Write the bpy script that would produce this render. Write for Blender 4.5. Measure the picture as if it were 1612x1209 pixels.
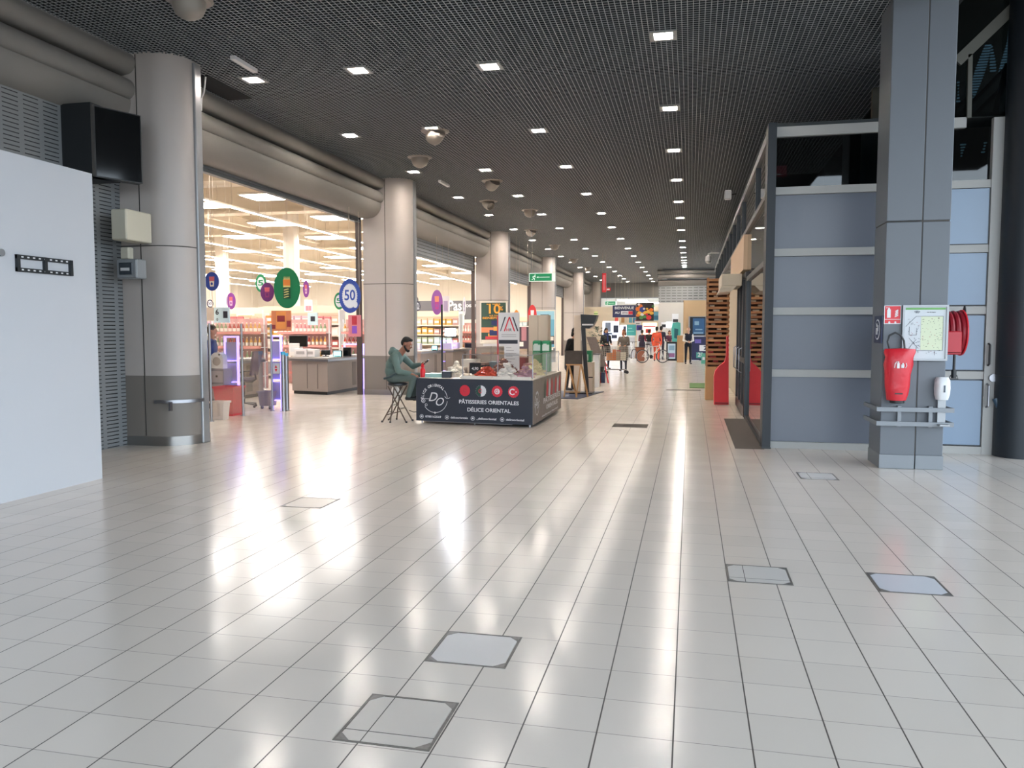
import bpy, math, random
from mathutils import Vector, Matrix, Euler, Quaternion
random.seed(7)
PI = math.pi
scene = bpy.context.scene
for o in list(bpy.data.objects): bpy.data.objects.remove(o)
C = scene.collection

# ---------------------------------------------------------------- camera
FPX, YAW, PITCH, CAMH = 1253.45, 0.2199, 0.06664, 1.604
cam_d = bpy.data.cameras.new('camera'); cam = bpy.data.objects.new('camera', cam_d); C.objects.link(cam)
cam_d.sensor_width = 36; cam_d.lens = 36 * FPX / 1612; cam_d.clip_start = .05; cam_d.clip_end = 300
cam.location = (0, 0, CAMH); cam.rotation_euler = (PI/2 - PITCH, 0, YAW)
scene.camera = cam

# ---------------------------------------------------------------- world: overcast daylight outside the glazed entrance
w = bpy.data.worlds.new('daylight'); scene.world = w; w.use_nodes = True
bg = w.node_tree.nodes['Background']; bg.inputs[0].default_value = (.80, .90, 1, 1); bg.inputs[1].default_value = 2.25
_n = w.node_tree.nodes; _l = w.node_tree.links; _tc = _n.new('ShaderNodeTexCoord'); _sp = _n.new('ShaderNodeSeparateXYZ'); _mr = _n.new('ShaderNodeMapRange'); _mx = _n.new('ShaderNodeMix'); _mx.data_type = 'RGBA'
_l.new(_tc.outputs['Generated'], _sp.inputs[0]); _l.new(_sp.outputs[2], _mr.inputs['Value']); _mr.inputs['From Min'].default_value = -.03; _mr.inputs['From Max'].default_value = .03
_l.new(_mr.outputs[0], _mx.inputs['Factor']); _mx.inputs['A'].default_value = (.16, .165, .17, 1); _mx.inputs['B'].default_value = (.76, .88, 1, 1); _l.new(_mx.outputs['Result'], bg.inputs[0])
scene.view_settings.view_transform = 'Standard'; scene.view_settings.look = 'None'
scene.view_settings.gamma = 1; scene.view_settings.use_curve_mapping = False
scene.view_settings.exposure = 1.38
DOWNLIGHT = 115; STORE_LAMP = 12; STALL_LAMP = 140

# ---------------------------------------------------------------- helpers
def ray(px, py):
    e = Euler((PI/2 - PITCH, 0, YAW)).to_matrix()
    return e @ Vector(((px - 806) / FPX, -(py - 604.5) / FPX, -1))
def at(px, py, Y=None, X=None, Z=None):
    d = ray(px, py); o = Vector((0, 0, CAMH))
    t = Y / d.y if Y is not None else X / d.x if X is not None else (Z - CAMH) / d.z
    return o + d * t
def lin(c):
    if isinstance(c, str):
        c = c.lstrip('#'); c = [int(c[i:i+2], 16) / 255 for i in (0, 2, 4)]
    return tuple(x / 12.92 if x <= .04045 else ((x + .055) / 1.055) ** 2.4 for x in c[:3]) + (1,)
MATS = {}
def mat(name, col='888888', rough=.5, metal=0, emit=0, spec=.5, noise=0, nscale=8, bump=0, alpha=1):
    if name in MATS: return MATS[name]
    m = bpy.data.materials.new(name); m.use_nodes = True; nt = m.node_tree; b = nt.nodes['Principled BSDF']
    c = lin(col)
    b.inputs['Base Color'].default_value = c; b.inputs['Roughness'].default_value = rough
    b.inputs['Metallic'].default_value = metal; b.inputs['Specular IOR Level'].default_value = spec
    if emit: b.inputs['Emission Color'].default_value = c; b.inputs['Emission Strength'].default_value = emit
    if alpha < 1: b.inputs['Alpha'].default_value = alpha
    if noise or bump:
        tc = nt.nodes.new('ShaderNodeTexCoord'); n = nt.nodes.new('ShaderNodeTexNoise'); n.inputs['Scale'].default_value = nscale
        n.inputs['Detail'].default_value = 4
        nt.links.new(tc.outputs['Object'], n.inputs['Vector'])
        if noise:
            mr = nt.nodes.new('ShaderNodeMapRange'); mr.inputs['To Min'].default_value = 1 - noise; mr.inputs['To Max'].default_value = 1 + noise
            nt.links.new(n.outputs['Fac'], mr.inputs['Value'])
            mx = nt.nodes.new('ShaderNodeVectorMath'); mx.operation = 'SCALE'; mx.inputs[0].default_value = c[:3]
            nt.links.new(mr.outputs[0], mx.inputs['Scale']); nt.links.new(mx.outputs[0], b.inputs['Base Color'])
        if bump:
            bp = nt.nodes.new('ShaderNodeBump'); bp.inputs['Strength'].default_value = bump; bp.inputs['Distance'].default_value = .01
            nt.links.new(n.outputs['Fac'], bp.inputs['Height']); nt.links.new(bp.outputs[0], b.inputs['Normal'])
    MATS[name] = m; return m
def glass(name, tint='e8f0f0', refl=1.0, rough=.02):
    if name in MATS: return MATS[name]
    m = bpy.data.materials.new(name); m.use_nodes = True; nt = m.node_tree; nt.nodes.clear()
    out = nt.nodes.new('ShaderNodeOutputMaterial'); mix = nt.nodes.new('ShaderNodeMixShader')
    tr = nt.nodes.new('ShaderNodeBsdfTransparent'); tr.inputs[0].default_value = lin(tint)
    gl = nt.nodes.new('ShaderNodeBsdfGlossy'); gl.inputs['Roughness'].default_value = rough
    fr = nt.nodes.new('ShaderNodeFresnel'); fr.inputs[0].default_value = 1.5
    mu = nt.nodes.new('ShaderNodeMath'); mu.operation = 'MULTIPLY'; mu.inputs[1].default_value = refl; mu.use_clamp = True
    nt.links.new(fr.outputs[0], mu.inputs[0]); nt.links.new(mu.outputs[0], mix.inputs[0])
    nt.links.new(tr.outputs[0], mix.inputs[1]); nt.links.new(gl.outputs[0], mix.inputs[2]); nt.links.new(mix.outputs[0], out.inputs[0])
    MATS[name] = m; return m
def nodes_mat(name, build):
    m = bpy.data.materials.new(name); m.use_nodes = True; nt = m.node_tree; b = nt.nodes['Principled BSDF']
    def math_(op, a, b_=None, c=None):
        n = nt.nodes.new('ShaderNodeMath'); n.operation = op
        for i, v in enumerate((a, b_, c)):
            if v is None: continue
            if isinstance(v, (int, float)): n.inputs[i].default_value = v
            else: nt.links.new(v, n.inputs[i])
        return n.outputs[0]
    build(nt, b, math_); MATS[name] = m; return m

_text = {}
def text_geo(s, bold=False, shear=0):
    k = (s, bold, shear)
    if k not in _text:
        cu = bpy.data.curves.new('t', 'FONT'); cu.body = s; cu.size = 1; cu.align_x = 'CENTER'; cu.align_y = 'CENTER'
        cu.resolution_u = 3; cu.shear = shear; cu.extrude = .012
        if bold: cu.offset = .018
        o = bpy.data.objects.new('t', cu); C.objects.link(o)
        dg = bpy.context.evaluated_depsgraph_get(); dg.update()
        me = bpy.data.meshes.new_from_object(o.evaluated_get(dg))
        _text[k] = ([v.co.copy() for v in me.vertices], [tuple(p.vertices) for p in me.polygons])
        bpy.data.objects.remove(o); bpy.data.curves.remove(cu); bpy.data.meshes.remove(me)
    return _text[k]
def plane_m(o, right, up):
    r = Vector(right).normalized(); u = Vector(up); u = (u - r * u.dot(r)).normalized(); n = r.cross(u)
    m = Matrix((r, u, n)).transposed().to_4x4(); m.translation = Vector(o); return m

class MB:
    def __init__(s, M=None): s.v = []; s.f = []; s.mi = []; s.m = 0; s.M = M or Matrix()
    def add(s, vs, fs, M=None):
        T = s.M @ M if M is not None else s.M; b = len(s.v)
        s.v += [T @ Vector(x) for x in vs]; s.f += [tuple(i + b for i in f) for f in fs]; s.mi += [s.m] * len(fs); return s
    def box(s, x0, x1, y0, y1, z0, z1, M=None):
        v = [(x, y, z) for z in (z0, z1) for y in (y0, y1) for x in (x0, x1)]
        return s.add(v, [(0, 2, 3, 1), (4, 5, 7, 6), (0, 1, 5, 4), (2, 6, 7, 3), (0, 4, 6, 2), (1, 3, 7, 5)], M)
    def bevbox(s, x0, x1, y0, y1, z0, z1, b=.02, M=None):
        # box whose vertical edges and rims are chamfered
        def ring(i, z):
            return [(x0+b+i, y0+i, z), (x1-b-i, y0+i, z), (x1-i, y0+b+i, z), (x1-i, y1-b-i, z), (x1-b-i, y1-i, z), (x0+b+i, y1-i, z), (x0+i, y1-b-i, z), (x0+i, y0+b+i, z)]
        vs = ring(b, z0) + ring(0, z0+b) + ring(0, z1-b) + ring(b, z1)
        fs = [tuple(range(7, -1, -1)), tuple(range(24, 32))]
        for k in range(3):
            for i in range(8): j = (i+1) % 8; fs.append((k*8+i, k*8+j, k*8+8+j, k*8+8+i))
        return s.add(vs, fs, M)
    def bar(s, p, q, w, h=None, up=(0, 0, 1)):
        p, q = Vector(p), Vector(q); h = h or w; d = (q - p); L = d.length; d.normalize()
        u = Vector(up); 
        if abs(d.dot(u)) > .98: u = Vector((0, 1, 0))
        r = d.cross(u).normalized(); u = r.cross(d)
        v = [p + r*a*w/2 + u*b*h/2 + d*c for c in (0, L) for b in (-1, 1) for a in (-1, 1)]
        return s.add(v, [(0, 2, 3, 1), (4, 5, 7, 6), (0, 1, 5, 4), (2, 6, 7, 3), (0, 4, 6, 2), (1, 3, 7, 5)])
    def cyl(s, p, q, r, r2=None, n=14, cap=True):
        p, q = Vector(p), Vector(q); r2 = r if r2 is None else r2; d = (q - p).normalized()
        a = d.orthogonal().normalized(); b = d.cross(a); v = []
        for c, rr in ((p, r), (q, r2)):
            for i in range(n): t = 2*PI*i/n; v.append(c + a*math.cos(t)*rr + b*math.sin(t)*rr)
        f = [(i, (i+1) % n, n+(i+1) % n, n+i) for i in range(n)]
        if cap: f += [tuple(range(n-1, -1, -1)), tuple(range(n, 2*n))]
        return s.add(v, f)
    def tube(s, pts, r, n=8, closed=False):
        pts = [Vector(p) for p in pts]; k = len(pts); v = []; f = []; pa = None
        for i, p in enumerate(pts):
            d = (pts[(i+1) % k] - pts[i-1]) if closed else pts[min(i+1, k-1)] - pts[max(i-1, 0)]
            d.normalize(); a = d.orthogonal().normalized() if pa is None else (pa - d*pa.dot(d)).normalized(); pa = a; b = d.cross(a)
            rr = r[i] if isinstance(r, (list, tuple)) else r
            for j in range(n): t = 2*PI*j/n; v.append(p + a*math.cos(t)*rr + b*math.sin(t)*rr)
        for i in range(k if closed else k-1):
            for j in range(n):
                i2 = (i+1) % k; f.append((i*n+j, i*n+(j+1) % n, i2*n+(j+1) % n, i2*n+j))
        if not closed: f += [tuple(range(n-1, -1, -1)), tuple(range((k-1)*n, k*n))]
        return s.add(v, f)
    def lathe(s, prof, c=(0, 0, 0), n=20, M=None):
        v = []; f = []; k = len(prof); c = Vector(c)
        for r, z in prof:
            for j in range(n): t = 2*PI*j/n; v.append(c + Vector((r*math.cos(t), r*math.sin(t), z)))
        for i in range(k-1):
            for j in range(n): f.append((i*n+j, i*n+(j+1) % n, (i+1)*n+(j+1) % n, (i+1)*n+j))
        f += [tuple(range(n-1, -1, -1)), tuple(range((k-1)*n, k*n))]
        return s.add(v, f, M)
    def ball(s, c, r, n=14, m=9, M=None):
        if isinstance(r, (int, float)): r = (r, r, r)
        v = [(c[0], c[1], c[2]-r[2])]; f = []
        for i in range(1, m):
            a = -PI/2 + PI*i/m
            for j in range(n): t = 2*PI*j/n; v.append((c[0]+r[0]*math.cos(a)*math.cos(t), c[1]+r[1]*math.cos(a)*math.sin(t), c[2]+r[2]*math.sin(a)))
        v.append((c[0], c[1], c[2]+r[2])); L = len(v)-1
        for j in range(n): f.append((0, 1+(j+1) % n, 1+j)); f.append((L, L-n+j, L-n+(j+1) % n))
        for i in range(m-2):
            for j in range(n): a = 1+i*n; f.append((a+j, a+(j+1) % n, a+n+(j+1) % n, a+n+j))
        return s.add(v, f, M)
    def prism(s, poly, z0, z1, M=None):
        n = len(poly); v = [(x, y, z0) for x, y in poly] + [(x, y, z1) for x, y in poly]
        f = [tuple(range(n-1, -1, -1)), tuple(range(n, 2*n))] + [(i, (i+1) % n, n+(i+1) % n, n+i) for i in range(n)]
        return s.add(v, f, M)
    def disc(s, c, rx, ry, z0, z1, n=28, M=None, jag=0):
        p = [(c[0]+rx*(1+(jag if i % 2 else 0))*math.cos(2*PI*i/n), c[1]+ry*(1+(jag if i % 2 else 0))*math.sin(2*PI*i/n)) for i in range(n)]
        return s.prism(p, z0, z1, M)
    def text(s, t, c, size, z=.004, M=None, bold=False, shear=0, rot=0, w=None):
        v, f = text_geo(t, bold, shear); sx = size
        if w:
            ww = max(p.x for p in v) - min(p.x for p in v); sx = w / ww
        T = Matrix.Translation((c[0], c[1], z)) @ Matrix.Rotation(rot, 4, 'Z') @ Matrix.Diagonal((sx, size, .1, 1))
        return s.add(v, f, M @ T if M is not None else T)
    def build(s, name, mats, parent=None, smooth=False, kind=None):
        me = bpy.data.meshes.new(name); me.from_pydata([tuple(x) for x in s.v], [], s.f)
        for m in (mats if isinstance(mats, (list, tuple)) else [mats]): me.materials.append(m)
        me.polygons.foreach_set('material_index', s.mi)
        if smooth:
            me.polygons.foreach_set('use_smooth', [True]*len(s.f))
            try: me.set_sharp_from_angle(angle=math.radians(40))
            except Exception: pass
        me.update(); o = bpy.data.objects.new(name, me); C.objects.link(o)
        if parent: o.parent = parent
        if kind: o['kind'] = kind
        return o
def tag(o, label, cat, group=None, kind=None):
    o['label'] = label; o['category'] = cat
    if group: o['group'] = group
    if kind: o['kind'] = kind
    return o
def thing(name, label, cat, loc=(0, 0, 0), rz=0, group=None):
    o = bpy.data.objects.new(name, None); C.objects.link(o); o.empty_display_size = .1
    o.location = loc; o.rotation_euler = (0, 0, rz); return tag(o, label, cat, group)
def dup(root, loc=None, rz=None, label=None, group=None, rot=None, scale=None):
    r = root.copy(); C.objects.link(r)
    if loc is not None: r.location = loc
    if rz is not None: r.rotation_euler = (0, 0, rz)
    if rot is not None: r.rotation_euler = rot
    if scale is not None: r.scale = scale
    if label: r['label'] = label
    if group: r['group'] = group
    for ch in list(root.children):
        c = ch.copy(); C.objects.link(c); c.parent = r
        for g in ch.children: d = g.copy(); C.objects.link(d); d.parent = c
    return r
ORD = ['first', 'second', 'third', 'fourth', 'fifth', 'sixth', 'seventh', 'eighth', 'ninth', 'tenth', 'eleventh', 'twelfth', 'thirteenth', 'fourteenth', 'fifteenth', 'sixteenth', 'seventeenth', 'eighteenth']

# ---------------------------------------------------------------- materials
def tile_mat(nt, b, M):
    tc = nt.nodes.new('ShaderNodeTexCoord'); sp = nt.nodes.new('ShaderNodeSeparateXYZ'); nt.links.new(tc.outputs['Object'], sp.inputs[0])
    u = M('DIVIDE', M('ADD', sp.outputs[0], 1.243+60), .3); v = M('DIVIDE', M('ADD', sp.outputs[1], -3.087+60), .3)
    fu = M('ABSOLUTE', M('SUBTRACT', M('FRACT', M('ADD', u, .5)), .5)); fv = M('ABSOLUTE', M('SUBTRACT', M('FRACT', M('ADD', v, .5)), .5))
    lu = M('LESS_THAN', fu, .0105); lv = M('LESS_THAN', fv, .0068)
    joint = M('MAXIMUM', lu, M('MULTIPLY', lv, .75))
    wn = nt.nodes.new('ShaderNodeTexWhiteNoise'); wn.noise_dimensions = '2D'; cb = nt.nodes.new('ShaderNodeCombineXYZ')
    nt.links.new(M('FLOOR', u), cb.inputs[0]); nt.links.new(M('FLOOR', v), cb.inputs[1]); nt.links.new(cb.outputs[0], wn.inputs['Vector'])
    n = nt.nodes.new('ShaderNodeTexNoise'); n.inputs['Scale'].default_value = .7; n.inputs['Detail'].default_value = 5; nt.links.new(tc.outputs['Object'], n.inputs['Vector'])
    val = M('ADD', M('MULTIPLY_ADD', wn.outputs['Value'], .05, .95), M('MULTIPLY_ADD', n.outputs['Fac'], .10, -.05))
    c1 = nt.nodes.new('ShaderNodeVectorMath'); c1.operation = 'SCALE'; c1.inputs[0].default_value = lin('d6cdc3')[:3]; nt.links.new(val, c1.inputs['Scale'])
    mx = nt.nodes.new('ShaderNodeMix'); mx.data_type = 'RGBA'; nt.links.new(joint, mx.inputs['Factor']); nt.links.new(c1.outputs[0], mx.inputs['A'])
    mx.inputs['B'].default_value = lin('4f4843')
    nt.links.new(mx.outputs['Result'], b.inputs['Base Color'])
    n2 = nt.nodes.new('ShaderNodeTexNoise'); n2.inputs['Scale'].default_value = 2.2; nt.links.new(tc.outputs['Object'], n2.inputs['Vector'])
    r = M('MULTIPLY_ADD', n2.outputs['Fac'], .12, .11); nt.links.new(M('ADD', r, M('MULTIPLY', joint, .4)), b.inputs['Roughness'])
    b.inputs['Specular IOR Level'].default_value = .45
    bp = nt.nodes.new('ShaderNodeBump'); bp.inputs['Strength'].default_value = .25; bp.inputs['Distance'].default_value = .002
    nt.links.new(M('SUBTRACT', 1, joint), bp.inputs['Height']); nt.links.new(bp.outputs[0], b.inputs['Normal'])
TILE = nodes_mat('floor tiles', tile_mat)
def slat_mat(ax, h, wv, duty, col, dark):
    def f(nt, b, M):
        tc = nt.nodes.new('ShaderNodeTexCoord'); sp = nt.nodes.new('ShaderNodeSeparateXYZ'); nt.links.new(tc.outputs['Object'], sp.inputs[0])
        a = M('LESS_THAN', M('FRACT', M('DIVIDE', M('ADD', sp.outputs[2], 60), h)), duty)
        g = M('LESS_THAN', M('FRACT', M('DIVIDE', M('ADD', sp.outputs[ax], 60), wv)), .76)
        k = M('MULTIPLY', a, g)
        mx = nt.nodes.new('ShaderNodeMix'); mx.data_type = 'RGBA'; nt.links.new(k, mx.inputs['Factor'])
        mx.inputs['A'].default_value = lin(col); mx.inputs['B'].default_value = lin(dark); nt.links.new(mx.outputs['Result'], b.inputs['Base Color'])
        b.inputs['Roughness'].default_value = .5
        bp = nt.nodes.new('ShaderNodeBump'); bp.inputs['Distance'].default_value = .02; nt.links.new(M('SUBTRACT', 1, k), bp.inputs['Height']); nt.links.new(bp.outputs[0], b.inputs['Normal'])
    return f
SLATW = nodes_mat('slotted grey metal cladding', slat_mat(1, .052, .30, .22, '7d8082', '141618'))
SHUT = nodes_mat('roller shutter slats', slat_mat(1, .1, 500, .16, '8b8f92', '3b3e40'))
SLATE = nodes_mat('grille shutter', slat_mat(0, .16, .32, .3, '9a9c9c', '6a6c6c'))
M_COL = mat('beige column cladding', 'b8b0aa', .42, noise=.03, nscale=3)
M_DADO = mat('brown grey dado', '7d766f', .45)
M_STEEL = mat('brushed steel', '96969a', .33, 1)
M_PSTEEL = mat('worn pillar steel', '7d8185', .45, .35)
M_STEEL2 = mat('satin aluminium', '96989a', .4, .5)
M_SEAM = mat('dark seam', '4a4743', .8)
M_FASC = mat('grey fascia metal', '7f7b76', .6)
M_GRID = mat('shaded ceiling grid blade', '2c3033', .6); M_LIP = mat('ceiling grid lip', '9a9ea0', .5)  # blade colour darkened to stand for its unlit upper faces, lip kept light
M_VOID = mat('dark ceiling void', '101315', .9)
M_WHITE = mat('white paint', 'bfc1c5', .6, noise=.015, nscale=2)
M_W2 = mat('white plastic', 'd9dadb', .35)
M_BLACK = mat('black plastic', '16181a', .4)
M_BLK2 = mat('black gloss screen', '0b0d0f', .08)
M_DARKST = mat('dark blue grey steel', '161d24', .5)
M_CREAM = mat('cream paint', 'ddd5c8', .7)
M_RED = mat('signal red', 'd2202c', .4)
M_GREEN = mat('sign green', '0c7a4d', .45)
M_NAVY = mat('navy blue', '1f2a4c', .5)
M_WOOD = mat('pale wood', 'b98d5e', .55, noise=.12, nscale=12)
M_BEIGE = mat('beige board', 'c2a57f', .6)
M_LAMP = mat('downlight diffuser', 'fff4e8', .5, emit=DOWNLIGHT)
M_SLAMP = mat('store luminaire', 'fffaf5', .5, emit=STORE_LAMP)
M_GLASS = glass('clear glass'); M_PERSPEX = glass('clear perspex', 'fafafa', .22, .05)
M_SGL = glass('shop window glass', 'b9c4c4', 1.6)
# ================================================================ STRUCTURE
CZ = 5.35
fl = MB(); fl.box(-34, 9, -7, 66, -.12, 0); fl.build('floor', TILE, kind='structure')
# open-cell ceiling: slab with the void above, square mesh of real blades below it
ce = MB(); ce.box(-7.55, 2.95, -6, 64, CZ+.35, CZ+.5); ce.box(2.95, 9, -6, 14, 6.8, 6.9); ce.box(2.95, 9, 13.6, 64, CZ+.35, CZ+.5); ce.box(2.93, 2.97, -6, 13.6, CZ, 6.9)
ce.m = 1; P_ = .068
x = -7.5
while x < 2.93: ce.m = 1; ce.box(x-.0015, x+.0015, 2.5, 63, CZ+.004, CZ+.05); ce.m = 2; ce.box(x-.004, x+.004, 2.5, 63, CZ, CZ+.004); x += P_
y = 2.5
while y < 63: ce.m = 1; ce.box(-7.5, 2.93, y-.0015, y+.0015, CZ+.0045, CZ+.049); ce.m = 2; ce.box(-7.5, 2.93, y-.004, y+.004, CZ+.0005, CZ+.0042); y += P_
ce.build('ceiling', [M_VOID, M_GRID, M_LIP], kind='structure')

# columns -------------------------------------------------------------
def col_poly(o=0, r=.42):
    # rounded nose towards the aisle, local coordinates: nose at x=0, back at x=-1.18, near face y=0, far face y=.65
    p = [(-1.18-o, .65+o), (-1.18-o, -o)]
    for i in range(9): a = -PI/2 + PI/2*i/8; p.append((-r + (r+o)*math.cos(a), r + (r+o)*math.sin(a)))
    p += [(o, .60), (-.05, .65+o)]
    return p
def column(x, y, label, skirt=True, near=False):
    t = thing('column', label, 'column', (x, y, 0), 0, 'beige columns along the shop front')
    a = MB(); a.prism(col_poly(), .98, CZ+.04); a.m = 1
    a.box(-.60, -.585, -.004, .002, .98, CZ); a.prism(col_poly(.003), 2.765, 2.78)
    a.build('shaft', [M_COL, M_SEAM], t, True)
    d = MB(); d.prism(col_poly(.004), 0, .98); d.m = 1; d.box(-.60, -.585, -.008, .0, .14, .98); d.build('dado', [M_DADO, M_SEAM], t, True)
    k = MB(); k.prism([q for q in col_poly(.012)], 0, .13); k.build('kick_plate', mat('dull steel', '8f8d8a', .3, .9), t, True)
    g = MB(); g.bevbox(-.02, .035, .40, .56, 0, CZ-.02, .012); g.build('corner_guard', M_STEEL2, t)
    if near:
        r = MB(); r.prism([(px, py) for px, py in col_poly(.055)][2:11] + [(px, py) for px, py in col_poly(.035)][2:11][::-1], .60, .645)
        r.box(-.20, -.17, -.05, 0, .50, .62); r.build('bumper_rail', M_STEEL, t, True)
    return t
CY = [9.7, 18.75, 29.5, 40.2, 51.3, 61.5]
CL = ['nearest beige column with steel bumper rail beside the slotted wall', 'beige column behind the seated man on the stool', 'beige column carrying the green 10 percent poster',
      'beige column behind the exit sign, carrying the blue poster', 'slim far beige column left of the black canopy stand', 'farthest beige column with the red vertical sign']
for i, yy in enumerate(CY): column(-6.82, yy, CL[i], near=(i == 0))

# tubular fascias between the columns ------------------------------------
def arc(cx, cz, r, a0, a1, n=8): return [(cx + r*math.cos(math.radians(a0+(a1-a0)*i/n)), cz + r*math.sin(math.radians(a0+(a1-a0)*i/n))) for i in range(n+1)]
PROF = arc(-7.56, 5.24, .15, 75, -80) + [(-7.64, 5.08), (-7.82, 5.07), (-7.82, 5.03), (-7.66, 5.02)] + arc(-7.58, 4.89, .15, 90, -70) + [(-7.66, 4.74), (-7.84, 4.73), (-7.84, 4.70), (-7.62, 4.69)] + arc(-7.84, 4.73, .34, 3, -92, 14) + [(-8.05, 4.40), (-8.05, 5.5), (-7.6, 5.5)]
def fascia(n, y0, y1):
    Mx = Matrix(((1, 0, 0, 0), (0, 0, 1, 0), (0, 1, 0, 0), (0, 0, 0, 1)))
    m = MB(); m.prism(PROF, y0, y1, Mx); return m.build('trim_%d' % n, M_FASC, None, True, 'structure')
fascia(1, 2, CY[0])
for i in range(5): fascia(i+2, CY[i]+.655, CY[i+1])

# slotted wall on the left and the white hoarding -------------------------
wl = MB(); wl.box(-7.82, -7.72, 2, CY[0]-.005, 0, 4.42); wl.build('wall_left', SLATW, kind='structure')
wn = MB(); wn.box(-6.38, -6.23, -4, 7.41, 0, 3.27); wn.build('wall_hoarding', M_WHITE, kind='structure')
wb = MB(); wb.box(-8.0, -7.83, -4, 9.7, 0, 6.5); wb.box(-8, -6.38, -4, -3.9, 0, 5.3); wb.build('wall_left', M_CREAM, kind='structure')
tv = thing('tv_bracket', 'black metal television bracket screwed to the white hoarding', 'bracket', (0, 0, 0))
a, b_ = at(23, 400, X=-6.23), at(112, 432, X=-6.23)
br = MB(); y0, y1, z0, z1 = a.y, b_.y, 2.165, 2.325
for zz in (z0, z1-.038): br.box(-6.23, -6.205, y0, y1, zz, zz+.038)
for yy in (y0, (y0+y1)/2-.02, y1-.035): br.box(-6.23, -6.2, yy, yy+.035, z0, z1)
br.build('rail_frame', mat('black powder coat', '1a2024', .5), tv)
sl = MB()
for zz in (z0+.013, z1-.026):
    for k in range(9):
        yy = y0+.05+k*(y1-y0-.1)/8.6; sl.box(-6.207, -6.203, yy, yy+.025, zz, zz+.013)
sl.build('slot', M_W2, tv, kind='stuff')
cp = MB(); p = at(2, 398, X=-6.23); cp.cyl((-6.23, p.y-.02, p.z), (-6.20, p.y-.02, p.z), .035, n=18); tag(cp.build('cable_grommet', M_STEEL2, None, True), 'round grey cable outlet on the white hoarding left of the bracket', 'grommet')

# end walls -----------------------------------------------------------------
END = 64.0
e = MB(); e.box(-8, -1.6, END, END+.2, 4.2, 5.7); e.m = 1; e.box(-8, -1.6, END-.02, END, 4.2, 4.28); e.build('wall_end', [mat('satin grey bulkhead', '83827f', .35, .4), M_STEEL2], kind='structure')
e2 = MB(); e2.box(-34, 9, 65.8, 66, 0, 7); e2.build('wall_back', M_CREAM, kind='structure')
# shop block closing the right half of the mall at Y=49
EY = 49.0
t7 = MB()
for zc, r in ((5.14, .13), (4.86, .13)): t7.cyl((-1.98, EY, zc), (3, EY, zc), r, n=20)
t7.prism([(EY-.12+.4, 4.66), (EY-.12, 4.6), (EY-.02, 4.42), (EY+.12, 4.3), (EY+.3, 4.3), (EY+.3, 4.7)], -1.95, 3, Matrix(((0, 0, 1, 0), (1, 0, 0, 0), (0, 1, 0, 0), (0, 0, 0, 1))))
t7.build('trim_7', M_FASC, None, True, 'structure')
wg = MB(); wg.box(-1.9, 3, EY+.12, EY+.3, 3.3, 4.32); wg.build('wall_grille', SLATE, kind='structure')
wr = MB(); wr.box(-1.9, 3, EY+.1, EY+.3, 0, 3.3); wr.box(-1.9, -1.7, EY+.3, 64, 0, 5.4); wr.build('wall_far', mat('pale grey wall', 'c9c6c0', .6), kind='structure')

# ---------------------------------------------------------------- right: shop box with glazed mall side (X=1) and panelled front (Y=11.4)
GX, GY, GH = 1.0, 11.4, 4.28
t = thing('corner_post', 'tall dark steel corner post where the shop window meets the grey panels', 'post', (1.03, 11.33, 0))
m = MB(); m.box(-.055, .055, -.06, .3, 0, 4.36); m.build('shaft', M_DARKST, t); m = MB(); m.box(-.06, .06, -.065, .3, 0, .02); m.build('foot_plate', M_BLACK, t)
PNL = mat('grey satin panel', '656a74', .32, spec=.5); RAIL = mat('pale aluminium rail', 'a3a29e', .45)
zz = [.04, 1.03, 1.87, 2.66, 3.48, 4.26]
fw = MB(); fw.box(1.09, 3.86, GY+.03, GY+.06, .08, 3.44); fw.build('wall_front', PNL, kind='structure')
rl = MB()
for i, z in enumerate(zz): h = .05 if i < 5 else .065; rl.box(1.085, 3.98 if i < 5 else 3.4, GY-.03, GY+.03, max(0, z-h), z+h)
rl.build('trim_8', RAIL, kind='structure')
tl = MB(); tl.box(1.09, 2.16, GY+.035, GY+.045, 3.54, 4.2); tl.box(2.86, 3.86, GY+.035, GY+.045, 3.54, 4.2)
tl.build('window_1', glass('dark transom glass', '7e8c8c', 1.3), kind='structure')
# door leaf to the right of the pillar
dr = thing('panelled_door', 'pale blue grey panelled door with vertical pull handle beside the pillar', 'door', (3.25, GY, 0))
m = MB(); m.box(.46, .60, -.05, .04, 0, 4.3); m.box(-.35, .6, -.045, .03, 0, .1); m.build('frame', RAIL, dr)
m = MB(); m.m = 0
for z0, z1 in ((.12, .96), (1.10, 1.8), (1.94, 2.6), (2.72, 3.42)): m.box(-.3, .45, -.034, 0, z0, z1)
m.build('leaf_panel', mat('blue grey panel', '7489a0', .28, spec=.6), dr)
m = MB()
for z0, z1 in ((.12, .96), (1.10, 1.8), (1.94, 2.6), (2.72, 3.42)):
    m.box(.445, .455, -.04, -.03, z0, z1); m.box(-.3, .45, -.04, -.03, z0-.008, z0)
m.build('gasket', M_BLACK, dr)
m = MB(); m.tube([(.50, -.05, .62), (.50, -.11, .64), (.50, -.11, .90), (.50, -.05, .92)], .013); m.build('pull_handle', M_STEEL, dr, True)
m = MB(); m.tube([(.50, -.05, 1.16), (.50, -.10, 1.18), (.50, -.10, 1.42), (.50, -.05, 1.44)], .013); m.build('pull_handle', M_BLACK, dr, True)
m = MB(); m.cyl((.56, -.05, 1.0), (.56, -.09, 1.0), .05, n=20); m.build('lock', M_STEEL, dr, True)
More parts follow.
